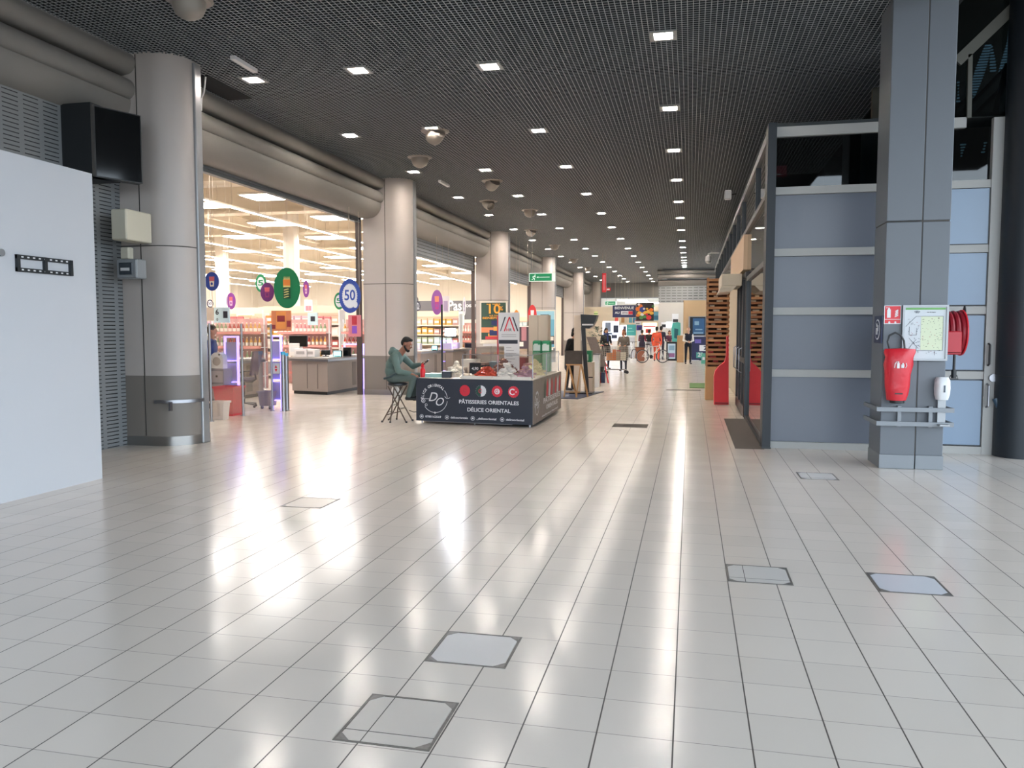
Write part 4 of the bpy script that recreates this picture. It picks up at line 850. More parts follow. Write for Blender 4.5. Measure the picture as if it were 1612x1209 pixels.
for k in range(5):
    a_ = 2*PI*k/5; m = MB(); m.bar((0, 0, .1), (.28*math.cos(a_), .28*math.sin(a_), .07), .04, .03); m.build('leg', M_BLACK, t); m = MB(); m.ball((.28*math.cos(a_), .28*math.sin(a_), .03), .03, 8, 5); m.build('castor', M_BLACK, t, True)
for s_ in (-1, 1): m = MB(); m.tube([(s_*.25, -.1, .58), (s_*.28, -.12, .74), (s_*.28, .12, .76)], .016); m.build('armrest', M_BLACK, t, True)
p = at(342, 640, Z=0); p.y = 13.9; p.x = at(342, 600, Y=13.9).x
t = thing('till_cabinet', 'grey cabinet with drawers under the white heater', 'cabinet', p); m = MB(); m.bevbox(-.14, .14, 0, .4, 0, .86, .01); m.build('body', mat('cabinet grey', '7b7c86', .5), t)
for z in (.60, .28):
    m = MB(); m.box(-.125, .125, -.012, 0, z, z+.22 if z > .5 else z+.28); d_ = m.build('drawer', mat('cabinet grey light', 'a9a3a8', .5), t); m = MB(); m.box(-.02, .02, -.02, -.012, z+.1, z+.14); m.build('pull', M_BLACK, d_)
t = thing('fan_heater', 'white fan heater standing on the grey cabinet', 'heater', (p.x, p.y+.02, .87)); m = MB()
pr = [(-.13, 0), (.13, 0), (.13, .2), (.11, .27), (.05, .31), (-.05, .31), (-.11, .27), (-.13, .2)]; m.prism(pr, -.02, .14, Matrix(((1, 0, 0, 0), (0, 0, 1, 0), (0, 1, 0, 0), (0, 0, 0, 1)))); m.build('casing', M_W2, t)
m = MB(); m.cyl((0, -.022, .14), (0, -.03, .14), .085, n=24); m.build('grille', mat('heater grille', 'a29c97', .5), t, True); m = MB(); m.cyl((.06, -.022, .27), (.06, -.035, .27), .018, n=12); m.build('knob', M_BLACK, t, True)
# hanging banners and far fittings seen in later bays
board(838, 488, 874, 548, 40.12, [mat('frame cream', 'd8d2c4', .5), mat('poster blue', '5f9db8', .5), mat('dark photo', '26303a', .5), mat('sky poster', '8fc0d2', .5), INK], [(1, .04, .96, .03, .97), (3, .04, .96, .75, .97), (2, .35, .72, .8, .88), (2, .78, .96, .1, .32), (0, .8, .93, .2, .3)], 'framed blue poster with a dark cap picture on the fourth column', 'framed_poster', 'poster', stand=2)
board(816, 513, 832, 549, 33, [mat('poster dark', '4c3f48', .5), mat('dusty rose', 'b58089', .5), mat('paper white', 'efece6', .6)], [(1, .3, .8, .35, .95), (2, .1, .5, .1, .3), (2, 0, 1, .95, 1)], 'poster of a person in dark clothes behind the price totem', 'framed_poster', 'poster')
# 10% poster on the third column
t = board(755.5, 474, 798.5, 541, 29.42, [mat('frame cream', 'd8d2c4', .5), mat('bottle green', '2c4a3e', .5), mat('amber', 'e8a23a', .5), mat('navy print', '1c2c5c', .5), mat('red print', 'c93a45', .5), mat('salmon print', 'd9865a', .5), mat('ochre', 'd9a046', .5)],
      [(1, .05, .95, .04, .96), (5, .05, .5, .26, .38), (6, .3, .9, .12, .24), (3, .42, .92, .43, .54), (3, .35, .85, .19, .32), (4, .2, .8, .1, .17), (0, .06, .95, .02, .09), (6, .5, .95, .3, .4)],
      'framed green poster with an amber 10 percent on the third column', 'framed_poster', 'poster', texts=[(2, '10', .5, .80, .30, .42), (2, '%', .78, .82, .14, None), (2, 'sur votre', .5, .93, .06, .5), (2, 'BENEFICES', .5, .60, .07, .8), (2, 'SUR TOUT', .55, .655, .05, .4)], stand=2)
# ================================================================ PASTRY STALL
A, B, Cc, D = Vector((-4.65, 13.15, 0)), Vector((-2.53, 12.88, 0)), Vector((-2.55, 15.92, 0)), Vector((-4.65, 16.1, 0))
M_SLATEB = mat('slate blue banner', '262c38', .5, bump=.25, nscale=5); M_LET = mat('banner lettering', 'd5d5d8', .5)
S = thing('pastry_stall', 'market stall wrapped in a slate blue pastry banner, glass screens on top', 'stall', (0, 0, 0))
W = (B-A).length; H = .74; Mf = plane_m(A+Vector((0, -.012, .045)), B-A, (0, 0, 1))
m = MB(); d = (B-A).normalized(); nrm = Vector((d.y, -d.x, 0))
m.box(0, W, 0, H, -.02, 0, Mf)
m.m = 1
cx, cy, R0 = .17*W, .52*H, .235
ring_ = [(a_) for a_ in range(-150, 0, 5)] + [a_ for a_ in range(0, 46, 5)]
def arcband(m, cx, cy, r, th, a0, a1, Mx, n=24, z=.003):
    for i in range(n):
        p, q = math.radians(a0+(a1-a0)*i/n), math.radians(a0+(a1-a0)*(i+1)/n)
        m.prism([(cx+(r-th)*math.cos(p), cy+(r-th)*math.sin(p)), (cx+(r+th)*math.cos(p), cy+(r+th)*math.sin(p)), (cx+(r+th)*math.cos(q), cy+(r+th)*math.sin(q)), (cx+(r-th)*math.cos(q), cy+(r-th)*math.sin(q))], z, z+.002, Mx)
def logo(m, Mx, cx, cy, R, sx=1):
    arcband(m, cx, cy, R, .004, 215, 352, Mx); arcband(m, cx, cy, R, .004, 8, 40, Mx, 8); arcband(m, cx+R*1.02, cy+R*.3, R*.24, .004, 200, 320, Mx, 8)
    tx = 'DÉLICE ORIENTAL'
    for i, ch in enumerate(tx):
        if ch == ' ': continue
        a_ = math.radians(188 - i*(188-48)/(len(tx)-1)); m.text(ch, (cx+R*math.cos(a_), cy+R*math.sin(a_)), R*.27, .003, Mx, True, rot=a_-PI/2)
    m.text('D', (cx-R*.22, cy+R*.12), R*.95, .003, Mx, False, .35); m.text('O', (cx+R*.3, cy-R*.22), R*.85, .003, Mx, False, .35)
    m.prism([(cx-R*.95, cy-.004), (cx-R*.35, cy-.004), (cx-R*.35, cy+.003), (cx-R*.95, cy+.003)], .003, .005, Mx)
    arcband(m, cx-R*.95, cy-R*.15, R*.15, .004, 0, 360, Mx, 10); arcband(m, cx-R*.72, cy-R*.45, R*.09, .004, 0, 360, Mx, 8); m.disc((cx, cy-R*1.02), .012, .02, .003, .005, 6, Mx)
logo(m, Mf, cx, cy, R0)
m.text('PÂTISSERIES ORIENTALES', (.635*W, .475*H), .088, .003, Mf, True, w=1.08); m.text('DÉLICE ORIENTAL', (.635*W, .295*H), .088, .003, Mf, True, w=.78)
for u_, tx, wd in ((.05, '0780162569', .30), (.275, 'deliceorientale', .32), (.50, '_deliceoriental', .36), (.75, 'deliceoriental', .32)):
    arcband(m, u_*W, .10*H, .034, .003, 0, 360, Mf, 14); m.disc((u_*W, .10*H), .017, .017, .003, .005, 8, Mf); m.text(tx, (u_*W+.07+wd/2, .10*H), .05, .003, Mf, True, w=wd)
fl_ = [.433, .571, .708, .845]; fy = .735*H; fr = .098
for i, u_ in enumerate(fl_):
    c0 = (u_*W, fy)
    m.m = 1 if i == 1 else 2; m.disc(c0, fr, fr, .002, .004, 32, Mf, jag=-.06)
    if i == 1:
        m.m = 3; m.prism([(c0[0]+fr*.96*math.cos(math.radians(a_)), c0[1]+fr*.96*math.sin(math.radians(a_))) for a_ in range(90, 271, 15)], .004, .005, Mf)
        m.m = 2; arcband(m, c0[0]-.005, c0[1], .032, .007, 50, 310, Mf, 12, .005); m.disc((c0[0]+.012, c0[1]), .013, .013, .005, .007, 10, Mf, jag=-.5)
    elif i == 0: m.m = 3; arcband(m, c0[0], c0[1], .028, .0015, 0, 360, Mf, 5, .004)
    elif i == 2: m.m = 1; m.disc(c0, .048, .048, .004, .0055, 24, Mf); m.m = 2; arcband(m, c0[0], c0[1], .026, .006, 40, 320, Mf, 12, .0055); m.disc((c0[0]+.01, c0[1]), .012, .012, .0055, .007, 10, Mf, jag=-.5)
    else: m.m = 1; arcband(m, c0[0]-.018, c0[1], .045, .010, 40, 320, Mf, 16, .004); m.disc((c0[0]+.045, c0[1]), .016, .016, .004, .006, 10, Mf, jag=-.5)
m.build('front_banner', [M_SLATEB, M_LET, mat('flag red', 'c62a3c', .5), mat('flag green', '25493c', .5)], S)
# side banner: grey photo print with ribbons
Ls = (Cc-B).length; Ms = plane_m(B+Vector((.012, 0, .045)), Cc-B, (0, 0, 1)); m = MB(); m.box(0, Ls, 0, H, -.02, 0, Ms)
m.m = 1; logo(m, Ms, .33, .33, .19)
m.text('PÂTISSERIES', (1.9, .31), .13, .003, Ms, True, w=1.9); m.text('ORIENTALES', (1.9, .18), .11, .003, Ms, True, w=1.3); m.text('deliceoriental', (1.7, .06), .05, .003, Ms, True, w=1.8)
for i, (u_, c_) in enumerate(((1.0, 3), (1.25, 2), (1.5, 1), (1.75, 2), (2.2, 2), (2.45, 1), (2.7, 2))):
    m.m = c_; m.prism([(u_, .38), (u_+.16, .36), (u_+.22, .55), (u_+.15, .70), (u_+.05, .62)], .003, .004, Ms)
m.build('side_banner', [mat('grey brown print', '776e68', .45, noise=.25, nscale=6), M_LET, mat('flag red', 'c62a3c', .5), mat('flag green', '25493c', .5)], S)
m = MB(); Mb = plane_m(D+Vector((0, 0, .045)), A-D, (0, 0, 1)); m.box(0, (A-D).length, 0, H, -.02, 0, Mb); Mb = plane_m(Cc+Vector((0, 0, .045)), D-Cc, (0, 0, 1)); m.box(0, (D-Cc).length, 0, H, -.02, 0, Mb); m.build('back_banner', M_SLATEB, S)
m = MB(); m.prism([tuple(A[:2]), tuple(B[:2]), tuple(Cc[:2]), tuple(D[:2])], .76, .79); m.build('table_top', mat('stall top', 'cfc6bb', .5), S)
for p in (A, B, Cc, D, (A+B)/2, (B+Cc)/2):
    q = p+(Vector((-3.6, 14.5, 0))-p).normalized()*.12; m = MB(); m.cyl((q.x, q.y, 0), (q.x, q.y, .76), .018, n=8); m.build('leg', M_STEEL, S, True)
m = MB(); q0, q1 = A+nrm*.02+d*.15, B+nrm*.02-d*.35; m.bar(q0+Vector((0, 0, .04)), q1+Vector((0, 0, .04)), .015, .012); m.build('hem_rod', M_STEEL, S)
# paper edge, frame and glass screens
def on(u_, v_, z=.79): return A + (B-A)*u_ + Vector((0, v_, z)) + Vector((0, 0, 0))
m = MB()
for u0, u1 in ((.40, .66), (.665, .82), (.825, .985)): m.bar(on(u0, .015, .815), on(u1, .015, .815), .012, .05)
m.build('tray_edge', mat('pale paper edge', 'd9d1c6', .5), S)
gz1 = 1.2
m = MB(); p, q = on(.40, .10, 1.0), on(.995, .10, 1.0); m.bar(p, q, .006, .38); m.build('glass_screen', M_PERSPEX, S)
m = MB(); p, q = B+Vector((-.03, .12, 1.0)), Cc+Vector((-.03, -.1, 1.0)); m.bar(p, q, .006, .38); m.build('glass_screen', M_PERSPEX, S)
m = MB(); m.prism([tuple(on(.42, .10)[:2]), tuple(on(.99, .10)[:2]), (Cc.x-.04, Cc.y-.1), (Cc.x-1.2, Cc.y)], 1.19, 1.198); m.build('glass_top', M_PERSPEX, S)
m = MB()
for p, q in ((on(.40, .10, 1.2), on(.995, .10, 1.2)), (B+Vector((-.03, .12, 1.2)), Cc+Vector((-.03, -.1, 1.2))), (on(.40, .10, 1.2), on(.40, .10, .8)), (on(.70, .10, 1.2), on(.70, .10, .8)), (on(.992, .10, 1.2), on(.992, .10, .8)), ((-2.57, 15.8, 1.2), (-2.57, 15.8, .8)), ((-2.57, 14.4, 1.2), (-2.57, 14.4, .8))): m.bar(p, q, .012, .012)
m.build('screen_frame', M_STEEL, S)

# pastries
def pastry(kind):
    m = MB()
    if kind == 'crescent': m.tube([(.032*math.cos(a_), .032*math.sin(a_), .013) for a_ in [PI*j/7-.3 for j in range(9)]], [.006, .011, .014, .015, .016, .015, .014, .011, .006], 8)
    elif kind == 'roll': m.tube([(-.045, 0, .014), (-.03, 0, .015), (0, .004, .016), (.03, 0, .015), (.045, 0, .014)], [.009, .015, .016, .015, .009], 8)
    elif kind == 'ball': m.lathe([(.006, 0), (.026, .006), (.03, .018), (.022, .032), (.008, .04)], n=12)
    elif kind == 'diamond': m.prism([(-.04, 0), (0, -.024), (.04, 0), (0, .024)], 0, .022); m.m = 1; m.ball((0, 0, .024), (.008, .006, .006), 8, 4)
    elif kind == 'ring': m.tube([(.024*math.cos(2*PI*j/12), .024*math.sin(2*PI*j/12), .012) for j in range(12)], .012, 8, True)
    return m
PILES = [('crescent', 'e6ded6', 'white sugared crescent', 'white crescents, right heap behind the glass', -3.05, 13.28, .17, .27, 44),
         ('roll', 'c24a33', 'glazed red orange roll', 'red orange rolls heaped in the middle', -3.45, 13.42, .20, .19, 42),
         ('diamond', '8a5f55', 'brown almond diamond', 'brown diamonds piled at the back', -3.25, 13.85, .30, .34, 60),
         ('ball', 'd8cdbd', 'powdered round biscuit', 'powdered round biscuits left of the black price cards', -4.05, 13.6, .15, .26, 34),
         ('ring', 'd9a75b', 'golden sesame ring', 'golden rings behind the red rolls', -3.62, 13.8, .07, .16, 14),
         ('diamond', 'b38a94', 'pink iced diamond', 'pink iced diamonds near the stall corner', -2.80, 13.6, .18, .20, 40),
         ('roll', 'd9cf9f', 'pale yellow roll', 'pale yellow rolls along the right side', -2.80, 14.5, .2, .30, 36),
         ('crescent', 'dfc9b0', 'small pale crescent', 'pale crescents along the front tray', -3.75, 13.22, .12, .06, 16)]
random.seed(11)
for kind, c_, lab, grp, x, y, R, Hh, n in PILES:
    src = pastry(kind).build('pastry', [mat('pastry '+c_, c_, .55, noise=.2, nscale=30), mat('almond', 'd8b98a', .6)], None, True); first = True
    for i in range(n):
        f = 1-i/n; rr_ = R*math.sqrt(f)*random.uniform(.5, 1) if i < n*.8 else R*.2*random.random(); a_ = random.uniform(0, 2*PI)
        z = .792+Hh*max(0, (1-rr_/R))*.85
        o = src if first else src.copy()
        if not first: C.objects.link(o)
        first = False; o.location = (x+rr_*math.cos(a_), y+rr_*math.sin(a_), z); o.rotation_euler = (random.uniform(-.3, .3), random.uniform(-.3, .3), random.uniform(0, 6)); s_ = random.uniform(1.2, 1.6); o.scale = (s_, s_, s_)
        tag(o, lab+' among the '+grp, 'pastry', grp)
    # the mound's hidden core of stacked trays
    m = MB(); m.lathe([(R*.95, 0), (R*.9, .02), (R*.45, Hh*.45), (R*.15, Hh*.72), (.01, Hh*.78)], n=16); o = m.build('pastry_tray', mat('pastry '+c_, c_, .55, noise=.2, nscale=30), None, True); o.location = (x, y, .79); tag(o, 'tray under the '+grp, 'tray')
for px, py, Y, w_, h_, lab, tx in ((747, 576, 13.45, .20, .26, 'black price card on the stall reading 4,90', '4,90'), (763, 571, 13.95, .16, .20, 'second black price card, behind the first on the stall', '')):
    p = at(px, py, Y=Y); t = thing('price_card', lab, 'price card', (p.x, Y, .79)); m = MB(); Mx = plane_m((0, 0, .0), (1, 0, 0), (0, .25, 1)); m.box(-w_/2, w_/2, 0, h_, -.008, 0, Mx); m.m = 1
    if tx: m.text(tx, (0, h_*.6), .07, .002, Mx, True)
    m.box(-w_*.3, w_*.3, h_*.15, h_*.2, 0, .002, Mx); m.build('card', [M_BLACK, M_LET], t); m = MB(); m.bar((0, .02, 0), (0, .09, .0), .03, .01); m.bar((0, .09, 0), (0, .045, h_*.7), .02, .006); m.build('prop', M_BLACK, t)
# till box, scissors-like tongs, boxes on the left end
def sbox(x, y, z, w_, d_, h_, col, lab, name='carton', rz=0, cat='box'):
    t = thing(name, lab, cat, (x, y, z), rz); m = MB(); m.bevbox(-w_/2, w_/2, -d_/2, d_/2, 0, h_, .006); m.build('body', mat('carton '+col, col, .5), t); m = MB(); m.bevbox(-w_/2-.004, w_/2+.004, -d_/2-.004, d_/2+.004, h_, h_+.012, .004); m.build('lid', mat('carton '+col, col, .5), t)
sbox(-4.12, 13.24, .79, .16, .12, .10, '30343e', 'black card terminal box with a small pale mark on the stall', 'card_terminal', .1, 'terminal'); sbox(-4.42, 13.42, .79, .42, .26, .05, '9fc3bd', 'flat pale teal carton beside the seated man'); sbox(-4.40, 13.75, .79, .40, .25, .04, 'd9d6d0', 'flat white carton behind the teal one')
for i, (x, y, w_, d_, h_, c_, lab) in enumerate(((-4.3, 14.5, .3, .3, .12, 'c9c2b8', 'pale pastry box at the back left of the stall'), (-3.9, 14.6, .32, .3, .2, '8a6f66', 'brown pastry box behind the lamp pole'), (-3.4, 14.7, .3, .32, .16, 'b5837a', 'dusty rose pastry box at the middle back'), (-4.2, 15.1, .3, .3, .25, 'd8cfc4', 'tall ivory box at the rear of the stall'), (-3.7, 15.3, .3, .3, .2, '6f7f86', 'slate box at the rear of the stall'),
        (-2.95, 15.0, .3, .3, .18, 'c48f88', 'salmon box near the right rear corner'), (-3.25, 15.35, .25, .3, .28, 'a3524c', 'brick red box in front of the green boxes'), (-4.35, 14.05, .22, .2, .06, 'e2dcd2', 'thin white box next to the powdered biscuits'))): sbox(x, y, .79, w_, d_, h_, c_, lab, 'pastry_box')
t = thing('serving_tongs', 'silver serving tongs lying on the teal carton', 'tongs', (-4.2, 13.45, .86), .3); m = MB(); m.tube([(0, 0, 0), (.1, .02, .01), (.22, .05, .03)], .006); m.build('arm', M_STEEL, t, True); m = MB(); m.tube([(0, 0, 0), (.1, -.03, .01), (.22, -.06, .03)], .006); m.build('arm', M_STEEL, t, True)
# red cup-like charity bottle beside the man
t = thing('red_bottle', 'red squeeze bottle with a red cap between the man and the stall boxes', 'bottle', (-4.58, 13.30, .79)); m = MB(); m.lathe([(.04, 0), (.045, .02), (.045, .13), (.03, .16), (.015, .17)], n=18); m.build('body', M_RED, t, True); m = MB(); m.lathe([(.02, .17), (.03, .18), (.03, .21), (.012, .24)], n=14); m.build('cap', M_RED, t, True)
# lamp on its pole
t = thing('stall_lamp', 'bright white LED work lamp on a black pole standing in the stall', 'lamp', (-4.51, 14.2, .79)); m = MB(); m.cyl((0, 0, 0), (0, 0, 1.3), .018, n=10); m.build('pole', M_BLACK, t, True)
m = MB(); m.cyl((0, 0, 0), (0, 0, .03), .12, n=20); m.build('base', M_BLACK, t, True)
ld = (Vector((0, 0, 1.3))-Vector((-4.3, 14.0, 1.55))); ld.z = -.25; ld.normalize(); Ml = plane_m((.2, -.12, .79), Vector((0, 0, 1)).cross(ld), (0, 0, 1))
m = MB(); m.box(-.11, .11, -.08, .08, -.06, -.008, Ml); m.build('head', M_BLACK, t); m = MB(); m.box(-.095, .095, -.065, .065, -.008, 0, Ml); m.build('led_panel', mat('stall led', 'eef4ff', .5, emit=STALL_LAMP), t); m = MB(); m.bar((0, 0, .79), (.2, -.10, .79), .02, .02); m.build('arm', M_BLACK, t)
# price totem
def totem():
    a, b_ = at(784.5, 492, Y=14.4), at(817.5, 578, Y=14.4); t = thing('price_totem', 'tall white price list board with black and red chevrons standing in the stall', 'sign board', (a.x, 14.4, .79)); w_ = b_.x-a.x; h_ = a.z-.79; m = MB(); Mx = plane_m((0, 0, 0), (1, 0, 0), (0, 0, 1))
    m.prism([(0, h_*.5), (w_*.28, h_*.46), (w_*.28, 0), (w_, 0), (w_, h_), (0, h_)], -.015, 0, Mx)
    for mi, pts in ((1, [(.08, .70), (.30, .93), (.36, .93), (.12, .70)]), (2, [(.26, .70), (.50, .93), (.56, .93), (.32, .70)]), (2, [(.50, .93), (.56, .93), (.80, .70), (.74, .70)]), (1, [(.66, .93), (.72, .93), (.96, .70), (.90, .70)])): m.m = mi; m.prism([(x*w_, y*h_) for x, y in pts], .001, .003, Mx)
    m.m = 2; m.text('H', (.44*w_, .72*h_), .07, .003, Mx, True); m.m = 1; m.text('R', (.58*w_, .72*h_), .07, .003, Mx, True)
    m.prism([(.02*w_, .50*h_), (.92*w_, .50*h_), (.92*w_, .56*h_), (.02*w_, .56*h_)], .001, .003, Mx)
    m.m = 3
    for k in range(9): y = .43-.045*k; m.prism([(.36*w_, y*h_), ((.62+.3*((k*7) % 5)/5)*w_, y*h_), ((.62+.3*((k*7) % 5)/5)*w_, (y+.012)*h_), (.36*w_, (y+.012)*h_)], .001, .003, Mx)
    for k in range(2): m.prism([(.15*w_, (.64-.03*k)*h_), (.85*w_, (.64-.03*k)*h_), (.85*w_, (.65-.03*k)*h_), (.15*w_, (.65-.03*k)*h_)], .001, .003, Mx)
    m.build('board', [mat('totem white', 'd8d3d0', .5), INK, M_RED, mat('grey print', '6f6c70', .6)], t)
    m = MB(); m.box(-.03, -.005, .02, .05, 0, h_*.95); m.build('pole', mat('red pole', 'b8323c', .4), t)
totem()
# cupboards and green crates behind
a, b_ = at(832, 496, Y=17.2), at(862.5, 496, Y=17.2); t = thing('tall_cabinet', 'tall cream two door cabinet behind the stall', 'cabinet', (a.x, 17.2, 0)); w_ = b_.x-a.x; h_ = a.z
m = MB(); m.box(0, w_, .02, .35, 0, h_); m.build('body', mat('cabinet cream', 'cbbba8', .5), t)
for k in (0, 1): m = MB(); m.bevbox(k*w_/2+.005, (k+1)*w_/2-.005, 0, .02, .02, h_-.02, .004); m.build('door', mat('cabinet cream', 'cbbba8', .5), t)
for k, (px, lab) in enumerate(((845, 'left of two green fronted boxes at the back of the stall'), (859, 'right of two green fronted boxes at the back of the stall'))):
    p = at(px, 553, Y=15.6); t = thing('green_box', lab, 'box', (p.x, 15.6, 0.79), 0, 'green boxes on the stall'); m = MB(); m.bevbox(-.088, .088, 0, .2, 0, .62, .02); m.build('body', mat('box green', '1f8455', .5), t); m = MB(); m.box(-.07, .07, -.006, 0, .42, .54); m.box(-.05, .02, -.008, 0, .5, .56); m.build('print', mat('print pale', 'c9d6cc', .6), t)

# ================================================================ PEOPLE
def frustum(m, p, q, r0, r1, n=12):
    p, q = Vector(p), Vector(q); m.ball(p, r0, n, 8); m.ball(q, r1, n, 8)
    if (q-p).length > 1e-4: m.cyl(p, q, r0, r1, n)
def body_mesh(name, prims, mats, voxel, parent, smooth_it=6, names=None):
    # prims: ('c', p, q, r0, r1, mat) limbs, ('e', centre, radii, mat, rotY) volumes; all fused into ONE continuous surface
    m = MB(); 
    for pr in prims:
        if pr[0] == 'c': frustum(m, *pr[1:5])
        else:
            Mx = Matrix.Translation(pr[1]) @ Euler((pr[5] if len(pr) > 5 else 0, pr[4] if len(pr) > 4 else 0, 0)).to_matrix().to_4x4(); m.ball((0, 0, 0), pr[2], 18, 12, Mx)
    src = m.build('tmp', mats[0]); md = src.modifiers.new('r', 'REMESH'); md.mode = 'VOXEL'; md.voxel_size = voxel; md.use_smooth_shade = True
    ms = src.modifiers.new('s', 'SMOOTH'); ms.factor = .5; ms.iterations = smooth_it
    dg = bpy.context.evaluated_depsgraph_get(); dg.update(); me = bpy.data.meshes.new_from_object(src.evaluated_get(dg)); me.name = name
    bpy.data.objects.remove(src); me.materials.clear()
    for k in mats: me.materials.append(k)
    segs = []
    for pr in prims:
        if pr[0] == 'c': segs.append((Vector(pr[1]), Vector(pr[2]), pr[3], pr[4], pr[5]))
        else: r_ = sum(pr[2])/3; segs.append((Vector(pr[1]), Vector(pr[1]), r_, r_, pr[3], Vector(pr[2])))
    idx = []
    for poly in me.polygons:
        c0 = poly.center; best = 9; bi = 0
        for s_ in segs:
            if len(s_) == 6:
                v = c0-s_[0]; dd = (Vector((v.x/s_[5].x, v.y/s_[5].y, v.z/s_[5].z)).length-1)*min(s_[5])
            else:
                ab = s_[1]-s_[0]; L2 = ab.length_squared; tt = max(0, min(1, (c0-s_[0]).dot(ab)/L2)) if L2 else 0; dd = (c0-s_[0]-ab*tt).length-(s_[2]+(s_[3]-s_[2])*tt)
            if dd < best: best = dd; bi = s_[4]
        idx.append(bi)
    me.polygons.foreach_set('material_index', idx); me.polygons.foreach_set('use_smooth', [True]*len(me.polygons)); me.update()
    o = bpy.data.objects.new(name, me); C.objects.link(o); o.parent = parent; return o
def blob(name, prims, m_, voxel, parent): return body_mesh(name, prims, [m_], voxel, parent, 3)
def hand(pr, w_, dirn, palm, side, s_=1, curl=.5, mi=2, fr=.009):
    # wrist w_, direction of the fingers, palm normal, thumb side vector
    dirn, palm, side = Vector(dirn).normalized(), Vector(palm).normalized(), Vector(side).normalized(); w_ = Vector(w_)
    base = w_+dirn*.085*s_
    for k in (-1, -.33, .33, 1): pr.append(('c', w_+side*.012*k*s_, base+side*.028*k*s_, .017*s_, .013*s_, mi))
    for k, L in ((1, .068), (.33, .078), (-.33, .072), (-1, .056)):
        p = base+side*.029*k*s_; d1 = (dirn*math.cos(curl*.6)+palm*math.sin(curl*.6)); q = p+d1*L*.5*s_; d2 = (dirn*math.cos(curl*1.8)+palm*math.sin(curl*1.8)); r_ = q+d2*L*.32*s_; d3 = (dirn*math.cos(curl*2.6)+palm*math.sin(curl*2.6)); e_ = r_+d3*L*.24*s_
        pr.append(('c', p, q, fr*s_, fr*.95*s_, mi)); pr.append(('c', q, r_, fr*.95*s_, fr*.9*s_, mi)); pr.append(('c', r_, e_, fr*.9*s_, fr*.75*s_, mi))
    p = w_+dirn*.028*s_+side*.026*s_; q = p+(dirn*.6+side*.75+palm*.25)*.038*s_; r_ = q+(dirn*.9+side*.15+palm*.45)*.032*s_
    pr.append(('c', p, q, .012*s_, .0105*s_, mi)); pr.append(('c', q, r_, .0105*s_, .0085*s_, mi))
SKIN = lambda n, c: mat('skin '+n, c, .55)

# --- seated man, facing +X, local origin under his seat
P0 = Vector((-5.02, 13.28, 0))
t = thing('person', 'bearded man in a sage green hooded tracksuit on a folding stool, holding a phone', 'person', P0)
L_ = lambda x, y, z: Vector((x+5.02, y, z))
pr = []
hip, sp1, ch, nk = L_(-5.10, 0, .79), L_(-5.15, 0, .95), L_(-5.07, 0, 1.12), L_(-4.96, 0, 1.23)
pr += [('e', hip, (.15, .18, .12), 1), ('e', L_(-5.14, 0, .90), (.125, .165, .14), 0), ('e', L_(-5.13, 0, 1.0), (.12, .17, .14), 0, .1), ('e', L_(-5.07, 0, 1.11), (.115, .185, .13), 0, .35), ('c', L_(-5.02, -.14, 1.17), L_(-5.02, .14, 1.17), .075, .075, 0), ('c', nk+Vector((-.02, 0, -.02)), L_(-4.915, 0, 1.29), .06, .056, 2)]
hd = L_(-4.865, 0, 1.365); tl_ = .38   # head tilted down
def hp(x, y, z): # head local: x forward, z up
    return hd+Vector((x*math.cos(tl_)+z*math.sin(tl_), y, -x*math.sin(tl_)+z*math.cos(tl_)))
pr += [('e', hp(-.008, 0, .03), (.096, .076, .092), 2, tl_), ('e', hp(.025, 0, -.045), (.062, .056, .066), 2, tl_), ('e', hp(.05, 0, -.088), (.032, .032, .024), 2, tl_), ('c', hp(.084, 0, .012), hp(.106, 0, -.022), .009, .0125, 2), ('c', hp(.08, -.022, .03), hp(.08, .022, .03), .015, .015, 2), ('c', hp(.086, -.015, -.052), hp(.086, .015, -.052), .008, .008, 2),
       ('e', hp(-.008, -.078, 0), (.018, .010, .03), 2, tl_), ('e', hp(-.008, .078, 0), (.018, .010, .03), 2, tl_)]
# arms: near one rests on the thigh, far one lifts the phone
shn, shf = L_(-5.02, -.19, 1.15), L_(-5.02, .19, 1.15)
eln, whn = L_(-4.93, -.25, .90), L_(-4.75, -.16, .865)
elf, whf = L_(-4.83, .22, .97), L_(-4.65, .10, 1.015)
pr += [('c', shn, eln, .066, .052, 0), ('c', eln, whn, .052, .036, 0), ('c', shf, elf, .066, .052, 0), ('c', elf, whf, .052, .036, 0)]
hand(pr, whn, (1, .15, -.25), (0, .1, -1), (0, 1, .1), 1, .35); hand(pr, whf, (1, -.2, .1), (0, -.5, 1), (.1, -1, .2), 1, .9)
for s_, kx in ((-1, 0), (1, .02)):
    h_ = L_(-5.06, s_*.10, .78); k_ = L_(-4.69+kx, s_*.13, .80); an = L_(-4.80+kx, s_*.11, .47)
    pr += [('c', h_, k_, .092, .068, 1), ('c', k_, an, .066, .048, 1), ('c', an, an+Vector((0, 0, -.02)), .045, .04, 3)]
    pr += [('c', an+Vector((-.03, 0, -.045)), an+Vector((.12, 0, -.05)), .038, .032, 3), ('c', an+Vector((.10, 0, -.055)), an+Vector((.17, 0, -.055)), .034, .026, 3)]
MT, MP = mat('sage hoodie cloth', '596d67', .9, noise=.1, nscale=9, bump=.3), mat('grey green trousers', '525f5b', .9, noise=.1, nscale=9, bump=.3)
body_mesh('body', pr, [MT, MP, SKIN('brown', '8a5a45'), M_BLACK], .0085, t, 4)
blob('hair', [('e', hp(-.02, 0, .058), (.09, .079, .078), 0, tl_), ('e', hp(-.06, 0, .02), (.055, .073, .07), 0, tl_), ('e', hp(.045, 0, .10), (.035, .055, .025), 0, tl_)], mat('black hair', '15120f', .8, bump=.6, nscale=120), .007, t)
